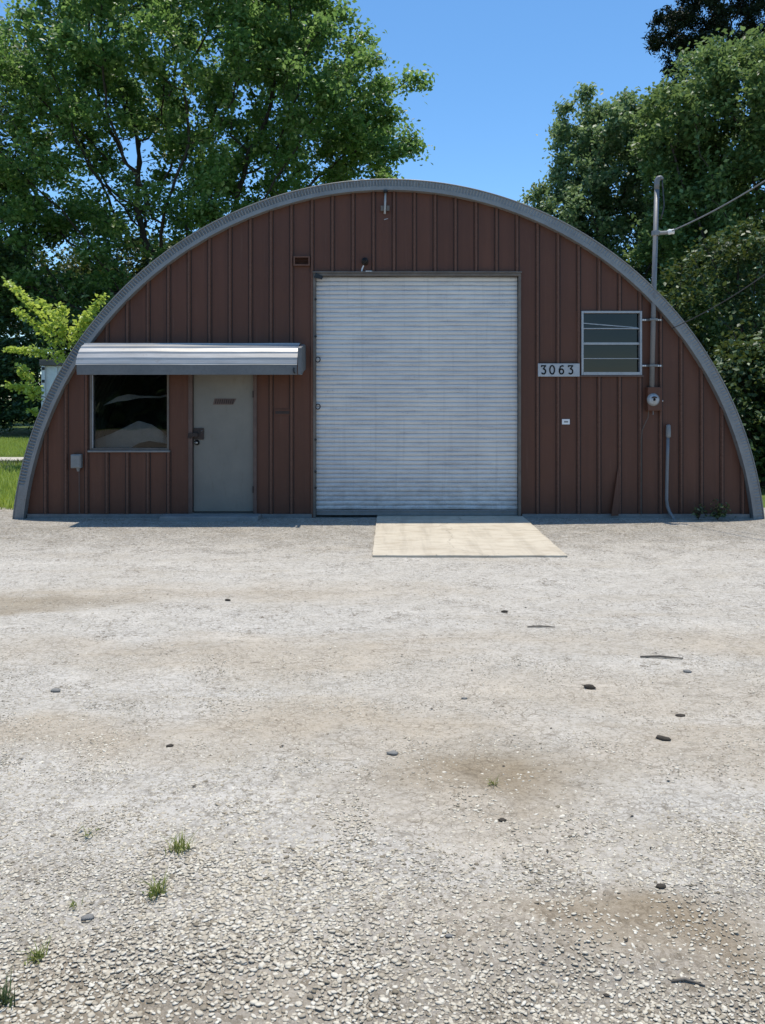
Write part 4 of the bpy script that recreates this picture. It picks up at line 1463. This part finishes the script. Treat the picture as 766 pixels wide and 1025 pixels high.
# bright sapling in front of the container
YB = 7.0
base = np.array([-6.9, YB, 0.0])
tr_pts = [base, base + [-.05, 0, 1.4], base + [-.12, 0, 2.6], base + [-.3, 0, 3.4]]
sap = Thing('sapling', 'bright yellow green sapling with layered sprays beside the left roof rim', 'sapling', tuple(base))
mb = MB().tube(tr_pts, [0.035, 0.028, 0.02, 0.012], 8)
cen = []
sprays = [((66, 345), (8, 282), 0.9), ((62, 350), (14, 309), .9), ((70, 360), (7, 350), 1), ((70, 340), (40, 300), .8), ((75, 335), (104, 297), 1), ((72, 350), (88, 312), .8),
          ((40, 396), (6, 386), 1.2), ((36, 400), (20, 366), 1.0), ((50, 420), (30, 412), .6), ((80, 330), (95, 322), .7), ((64, 335), (62, 306), .8)]
for k, (a, b, d) in enumerate(sprays):
    ya_ = YB + rng.uniform(-0.5, 0.5)
    A_ = np.array(wp(a[0], a[1], YB))
    B_ = np.array(wp(b[0], b[1], ya_))
    st_ = np.array(tr_pts[1]) * 0.4 + np.array(tr_pts[2]) * 0.6 if a[1] < 380 else np.array(tr_pts[1])
    mids = [st_, A_, A_ * 0.5 + B_ * 0.5 + np.array([0, 0, 0.06]), B_]
    mb.tube(mids, [0.012, 0.010, 0.007, 0.003], 5)
    n = int(150 * d * (0.4 + np.linalg.norm(B_ - A_)))
    u = rng.random(n)
    q = A_[None] * (1 - u)[:, None] + B_[None] * u[:, None]
    q[:, 2] += 0.06 * np.sin(u * PI)
    cen.append(q + rng.normal(size=(n, 3)) * np.array([0.075, 0.12, 0.06]) * (1.25 - 0.6 * u)[:, None])
cen = np.vstack(cen)
sap.part(mb, 'trunk', 'bark', smooth=True)
link('crown', leaf_mesh('crown', cen - base, 0.105, 'lime_leaf', 0.5, 0.8, 0.75), sap.o)


# ------------------------------------------------------------------ grass
def blades(cen, h, w, mat, name, bend=0.5):
    n = len(cen)
    a = rng.random(n) * 2 * PI
    d = np.stack([np.cos(a), np.sin(a), np.zeros(n)], 1)
    s = np.stack([-np.sin(a), np.cos(a), np.zeros(n)], 1)
    H = (h * (0.5 + rng.random(n)))[:, None]
    B_ = (bend * (0.2 + rng.random(n)))[:, None]
    up = np.array([[0, 0, 1.0]])
    p0 = cen - s * w * 0.5
    p1 = cen + s * w * 0.5
    m = cen + up * H * 0.6 + d * H * B_ * 0.3
    p2 = m + s * w * 0.4
    p3 = m - s * w * 0.4
    p4 = cen + up * H + d * H * B_
    V = np.stack([p0, p1, p2, p3, p4], 1).reshape(-1, 3)
    i = np.arange(n)[:, None] * 5
    Fc = np.concatenate([i + np.array([[0, 1, 2]]), i + np.array([[0, 2, 3]]), i + np.array([[3, 2, 4]])], 0)
    return np_mesh(name, V, Fc, mat)


def scatter(n, x0, x1, y0, y1, z=-0.03):
    return np.stack([rng.uniform(x0, x1, n), rng.uniform(y0, y1, n), np.full(n, z)], 1)


c1 = np.vstack([scatter(20000, -10.5, -5.75, 0.8, 8.2), scatter(26000, -17, -7.5, 12.0, 21.5)])
tag(link('lawn_grass', blades(c1, np.where(c1[:, 1] < 8, 0.16, 0.10), 0.016, 'grass_blade', 'lawn_grass')),
    'sunlit green grass beside the left foot of the hut and on the lawn behind', 'grass', kind='stuff')
c2 = scatter(9000, -12.0, -6.6, 6.4, 9.2)
tag(link('rough_weeds', blades(c2, np.full(len(c2), 0.13), 0.025, 'dark_weed', 'rough_weeds', 0.8)),
    'dark rough weeds in front of the pale path at far left', 'weeds', kind='stuff')


# ------------------------------------------------------------------ loose stones of the yard
def stones(n_target, field, size_lo, size_hi, sub, name, label, lay=False):
    import bmesh
    protos = []
    for k in range(12):
        bm = bmesh.new()
        bmesh.ops.create_icosphere(bm, subdivisions=sub, radius=1)
        V = np.array([tuple(v.co) for v in bm.verts])
        Fc = np.array([[x.index for x in f.verts] for f in bm.faces])
        bm.free()
        r = np.random.default_rng(100 + k)
        # cut by random planes for angular chips
        for q in range(7 if lay else 12):
            d = r.normal(size=3)
            if lay:
                an = (q + r.uniform(-0.35, 0.35)) * 2 * PI / 7
                d = np.array([math.cos(an), math.sin(an), r.uniform(-0.1, 0.35)])
            d /= np.linalg.norm(d)
            lim = r.uniform(0.45, 0.85) if lay else r.uniform(0.38, 0.75)
            pr = V @ d
            ex = np.maximum(pr - lim, 0)
            V = V - ex[:, None] * d[None]
        if lay:
            V[:, 2] = np.clip(V[:, 2], -0.3, 0.3) * 1.4
        V += r.normal(size=V.shape) * 0.03
        protos.append((V, Fc))
    pos, siz = field(n_target)
    n = len(pos)
    which = rng.integers(0, len(protos), n)
    Vs, Fs, base = [], [], 0
    for k, (V, Fc) in enumerate(protos):
        idx = np.where(which == k)[0]
        m = len(idx)
        if m == 0:
            continue
        a = rng.normal(scale=0.55, size=m) if lay else rng.random(m) * 2 * PI
        sx = siz[idx] * (rng.uniform(0.85, 1.5, m) if lay else rng.uniform(0.75, 1.25, m))
        sy = siz[idx] * (rng.uniform(0.62, 1.0, m) if lay else rng.uniform(0.38, 0.9, m))
        sz = siz[idx] * rng.uniform(size_lo, size_hi, m)
        L = V[None] * np.stack([sx, sy, sz], 1)[:, None, :]
        tl = 0.13 if lay else 0.2
        tx = rng.normal(scale=tl, size=m)[:, None]
        ty = rng.normal(scale=tl, size=m)[:, None]
        z = L[:, :, 2] + L[:, :, 0] * tx + L[:, :, 1] * ty
        x = L[:, :, 0] * np.cos(a)[:, None] - L[:, :, 1] * np.sin(a)[:, None]
        y = L[:, :, 0] * np.sin(a)[:, None] + L[:, :, 1] * np.cos(a)[:, None]
        o = np.stack([x, y, z], 2)
        o += pos[idx][:, None, :]
        o[:, :, 2] += (sz * 0.2)[:, None]
        Vs.append(o.reshape(-1, 3))
        nv = len(V)
        Fs.append((Fc[None] + (base + np.arange(m) * nv)[:, None, None]).reshape(-1, 3))
        base += m * nv
    me = np_mesh(name, np.vstack(Vs), np.vstack(Fs), 'stone')
    return tag(link(name, me), label, 'gravel', kind='stuff')


def yard_z(x, y):
    return -0.012 + 0.010 * mnoise.noise(Vector((x * 0.9, y * 0.9, 0))) + 0.005 * mnoise.noise(Vector((x * 3.1, y * 3.1, 9)))


DIRT = []
for (px, py, rx, ry, k) in ((505, 772, 0.45, 0.24, 1.0), (630, 903, 0.32, 0.12, 0.9), (360, 728, 1.1, 0.25, 0.8), (705, 752, 0.55, 0.28, 0.6), (640, 700, 1.4, 0.36, 0.6), (470, 800, 0.8, 0.5, 0.75), (600, 925, 0.75, 0.24, 0.7), (700, 760, 0.9, 0.5, 0.7), (250, 1000, 0.4, 0.15, 0.5)):
    DIRT.append((*G(px, py), rx, ry, k))


def dirt_at(x, y):
    v = 0
    for gx, gy, rx, ry, k in DIRT:
        d = math.hypot((x - gx) / rx, (y - gy) / ry)
        v = max(v, k * max(0, min(1, 1.5 - d)))
    return v


def near_field(n):
    # flat chips packed edge to edge on a loose staggered grid, breaking up into dust farther from the viewer
    out, siz = [], []
    y = 1.85 - CAMD
    row = 0
    while y < 4.7 - CAMD:
        D = y + CAMD
        x = -0.57 * D
        row += 1
        x += 0.014 * (row % 2)
        while x < 0.57 * D:
            px, py = x + rng.normal(scale=0.006), y + rng.normal(scale=0.005)
            v = mnoise.noise(Vector((px * 2.2, py * 2.2, 3))) + 0.5 * mnoise.noise(Vector((px * 7, py * 7, 6)))
            dens = min(1.0, max(0.0, (4.2 - D) / 1.5)) ** 0.9 * (1.0 + 0.4 * v) + (0.10 if px < 0 else 0.0)
            dens *= 1 - 0.9 * dirt_at(px, py)
            if random.random() < dens:
                k = 0.8 + 0.35 * mnoise.noise(Vector((px * 1.3, py * 1.3, 12))) + 0.45 * random.random() ** 2
                out.append((px, py, yard_z(px, py) + rng.uniform(0.000, 0.004) - 0.0045 * max(0, min(1, (D - 2.4) / 1.2))))
                siz.append(0.0098 * k + 0.006 * random.random() ** 4)
            x += 0.0165
        y += 0.0112
    return np.array(out), np.array(siz)


def fines_field(n):
    out, siz = [], []
    while len(out) < n:
        D = 1.9 + 3.4 * random.random() ** 0.9
        x = random.uniform(-0.56, 0.56) * D
        y = D - CAMD
        if random.random() < 0.85 - 0.7 * dirt_at(x, y):
            out.append((x, y, yard_z(x, y)))
            siz.append(0.0032 + 0.006 * random.random() ** 2)
    return np.array(out), np.array(siz)


def far_field(n):
    out, siz = [], []
    while len(out) < n:
        D = 3.6 + 8.0 * random.random()
        x = random.uniform(-0.56, 0.56) * D
        y = D - CAMD
        if y > -0.05:
            continue
        dens = 0.09 + 0.75 * max(0, min(1, (y + 2.6) / 1.8)) + 0.5 * max(0, mnoise.noise(Vector((x * 0.8, y * 1.4, 8))))
        dens *= 1 - 0.8 * dirt_at(x, y)
        zz = yard_z(x, y)
        if ax0 - .02 < x < ax1 + .02 and y > ay - .02:
            inn = min(x - ax0, ax1 - x, y - ay)
            if random.random() > 0.5 * math.exp(-max(0, inn) * 22) + 0.015:
                continue
            zz = 0.014
        if random.random() < dens:
            out.append((x, y, zz))
            siz.append(0.0045 + 0.013 * random.random() ** 3)
    return np.array(out), np.array(siz)


stones(0, near_field, 0.16, 0.32, 1, 'loose_gravel', 'pale flat limestone chips packed over the front of the yard', lay=True)
stones(36000, fines_field, 0.25, 0.5, 1, 'gravel_fines', 'fine pale grit between the limestone chips in front')
stones(30000, far_field, 0.10, 0.24, 1, 'scattered_gravel', 'small pale stones sprinkled over the yard up to the hut')


# ------------------------------------------------------------------ litter on the yard
def on_ground(px, py):
    x, y = G(px, py)
    return x, y, yard_z(x, y)


def clod(name, px, py, wpx, hpx, mat, label, cat, rot=0.0):
    x, y, z = on_ground(px, py)
    D = y + CAMD
    w = wpx * D / F / 2
    h = max(0.005, hpx * D / F * 0.36)
    o = MB().blob((0, 0, h * 0.6), (w, w * 0.6, h), px * 0.13).build(name, mat, smooth=True)
    o.location = (x, y, z)
    o.rotation_euler = (0, 0, rot)
    tag(o, label, cat, 'clods and stones lying on the yard')


clod('dirt_clod', 590, 687, 12, 7, 'clod', 'largest dark clod on the yard, right of centre', 'clod', -0.3)
clod('dirt_clod', 664, 738, 13, 6, 'clod', 'dark lengthy clod on the right side of the yard, nearest of the right ones', 'clod', -0.5)
clod('dirt_clod', 681, 714, 10, 3, 'clod', 'flat thin dark clod between the large right hand clods', 'clod', 0.2)
clod('dirt_clod', 505, 612, 7, 4, 'clod', 'small dark clod below the right corner of the concrete apron', 'clod')
clod('dirt_clod', 228, 600, 6, 3.5, 'clod', 'small dark clod in front of the entry door', 'clod')
clod('dirt_clod', 170, 744.5, 8, 3.5, 'clod', 'small dark clod on tan ground left of centre', 'clod', 0.3)
clod('dirt_clod', 503, 819, 9, 3, 'clod', 'flat dark clod just below the brown worn patch', 'clod')
clod('field_stone', 393, 752, 12, 5, 'greystone', 'flat grey stone at the centre of the yard', 'stone')
clod('field_stone', 56, 690, 10, 5, 'greystone', 'grey stone on the left side of the yard', 'stone')
clod('field_stone', 688, 671, 9, 4, 'greystone', 'brownish flat stone below the long stick at right', 'stone')
clod('field_stone', 465, 698, 6, 3, 'greystone', 'small grey stone between the two centre dirt patches', 'stone')
clod('field_stone', 88, 917, 13, 7, 'greystone', 'grey stone among gravel in lower left', 'stone', 0.2)
clod('field_stone', 662, 885, 11, 5, 'clod', 'dark stone above the lower right worn patch', 'stone')
clod('field_stone', 450, 934, 9, 4, 'greystone', 'brownish chip low in the middle foreground', 'stone')


def stick(px0, py0, px1, py1, r, label):
    a = Vector(on_ground(px0, py0)) + Vector((0, 0, r))
    b = Vector(on_ground(px1, py1)) + Vector((0, 0, r))
    m = a.lerp(b, 0.45) + Vector((0, 0.012, 0.004))
    o = MB().tube([a, m, b], [r * 0.7, r, r * 0.5], 6).build('stick', 'twig', loc=a, smooth=True)
    tag(o, label, 'stick', 'sticks lying on the yard')
    return o


stick(641, 657, 684, 659, 0.0085, 'long thin grey stick on the yard at right')
stick(528, 627, 556, 627.5, 0.007, 'short pale stick below the concrete apron')
stick(672, 979, 706, 984, 0.0045, 'dark thin twig among gravel in the lower right')


def tuft(px, py, hpx, n, mat, label, bend=1.0, wid=0.004):
    x, y, z = on_ground(px, py)
    D = y + CAMD
    h = hpx * D / F
    cen = rng.normal(size=(n, 3)) * np.array([h * 0.35, h * 0.30, 0])
    me = blades(cen, np.full(n, h), wid, mat, 'blade', bend)
    th = Thing('weed_tuft', label, 'weed', (x, y, z - 0.003), 'weeds growing in the yard')
    link('blade', me, th.o)
    # a few broader leaves at the heart
    c3 = rng.normal(size=(max(6, n // 5), 3)) * np.array([h * 0.4, h * 0.35, 0.0]) + np.array([0, 0, h * 0.3])
    link('leaf', leaf_mesh('leaf', c3, h * 0.7, mat, 0.5, 0, 0.3), th.o)


tuft(180, 849, 13, 60, 'weed_blade', 'fan shaped green weed tuft left of centre, upper of two', 1.1)
tuft(157, 893, 12, 70, 'weed_blade', 'green weed tuft left of centre, lower and messier of two', 1.2)
tuft(37, 957, 10, 50, 'weed_blade', 'small green weed in the gravel near lower left corner', 1.2)
tuft(4, 1000, 14, 50, 'dark_weed', 'dark weed cut by the left edge in the bottom corner', 1.0)
tuft(494, 783, 8, 16, 'weed_blade', 'sparse weed on the brown worn patch', 1.2, 0.003)
tuft(92, 834, 13, 12, 'weed_blade', 'thin dry weed among gravel in the left foreground', 0.9, 0.003)
tuft(75, 905, 8, 9, 'weed_blade', 'thin dry weed beside grey stone in the left foreground', 0.9, 0.003)


def wall_weed(px, py, n, spread, h, label, mat='dark_weed'):
    x, z = W(px, py, -0.25)
    th = Thing('wall_weed', label, 'weed', (x, -0.25, 0.0), 'weeds at the foot of the hut')
    mb = MB()
    cs = []
    for k in range(9):
        a = rng.random() * 2 * PI
        tipp = np.array([math.cos(a) * spread * rng.random(), math.sin(a) * 0.13 * rng.random(), h * (0.5 + 0.5 * rng.random())])
        q = [(x, -0.25, 0), (x + tipp[0] * .4, -0.25 + tipp[1] * .4, tipp[2] * .6), (x + tipp[0], -0.25 + tipp[1], tipp[2])]
        mb.tube(q, [0.006, 0.004, 0.002], 4)
        u = rng.random(n // 9)[:, None]
        cs.append(u * tipp[None] + rng.normal(size=(n // 9, 3)) * np.array([0.05, 0.03, 0.04]))
    th.part(mb, 'stem', 'bark')
    cs = np.vstack(cs)
    cs = cs[(cs[:, 2] > 0.01) & (cs[:, 1] < 0.18)]
    link('foliage', leaf_mesh('foliage', cs, 0.06, mat, 0.4, 0.3, 0.6), th.o)


wall_weed(718, 515, 130, 0.26, 0.26, 'low leafy weed against brown wall near the right foot of the rim')
wall_weed(699, 515, 60, 0.12, 0.25, 'sparse weed against brown wall right of the conduit pipe')

# woods across the road behind the viewer, seen only as the dark reflection in the windows
n = 26000
cs = np.stack([rng.uniform(-50, 34, n), rng.uniform(-38, -33, n), np.zeros(n)], 1)
top = np.array([(6.5 if x < -6 else 2.3) + (2.5 if x < -6 else 0.8) * mnoise.noise(Vector((x * 0.35, 0, 4))) for x in cs[:, 0]])  # low right part added to darken the lower panes of the right window
cs[:, 2] = rng.random(n) ** 0.8 * top
tag(link('far_woods', leaf_mesh('far_woods', cs, 1.0, 'dull_leaf', 0.5, 0.2, 0.8)),
    'dark woods reflected in the shop window', 'woods', kind='stuff')

# bits of dead leaf and bark strewn over the yard
n = 150
D_ = 2.2 + 8.5 * rng.random(n)
lx = rng.uniform(-0.55, 0.55, n) * D_
pts = np.array([(x, d - CAMD, yard_z(x, d - CAMD) + 0.004) for x, d in zip(lx, D_)])
pts = pts[~((pts[:, 0] > ax0 - .1) & (pts[:, 0] < ax1 + .1) & (pts[:, 1] > ay - .1))]
tag(link('leaf_litter', leaf_mesh('leaf_litter', pts, 0.010 + 0.018 * rng.random((len(pts), 1)), 'clod', 12.0, 0, 0.4, 0.2)),
    'tiny dark bits of dead leaf strewn over the pale yard', 'leaf litter', kind='stuff')
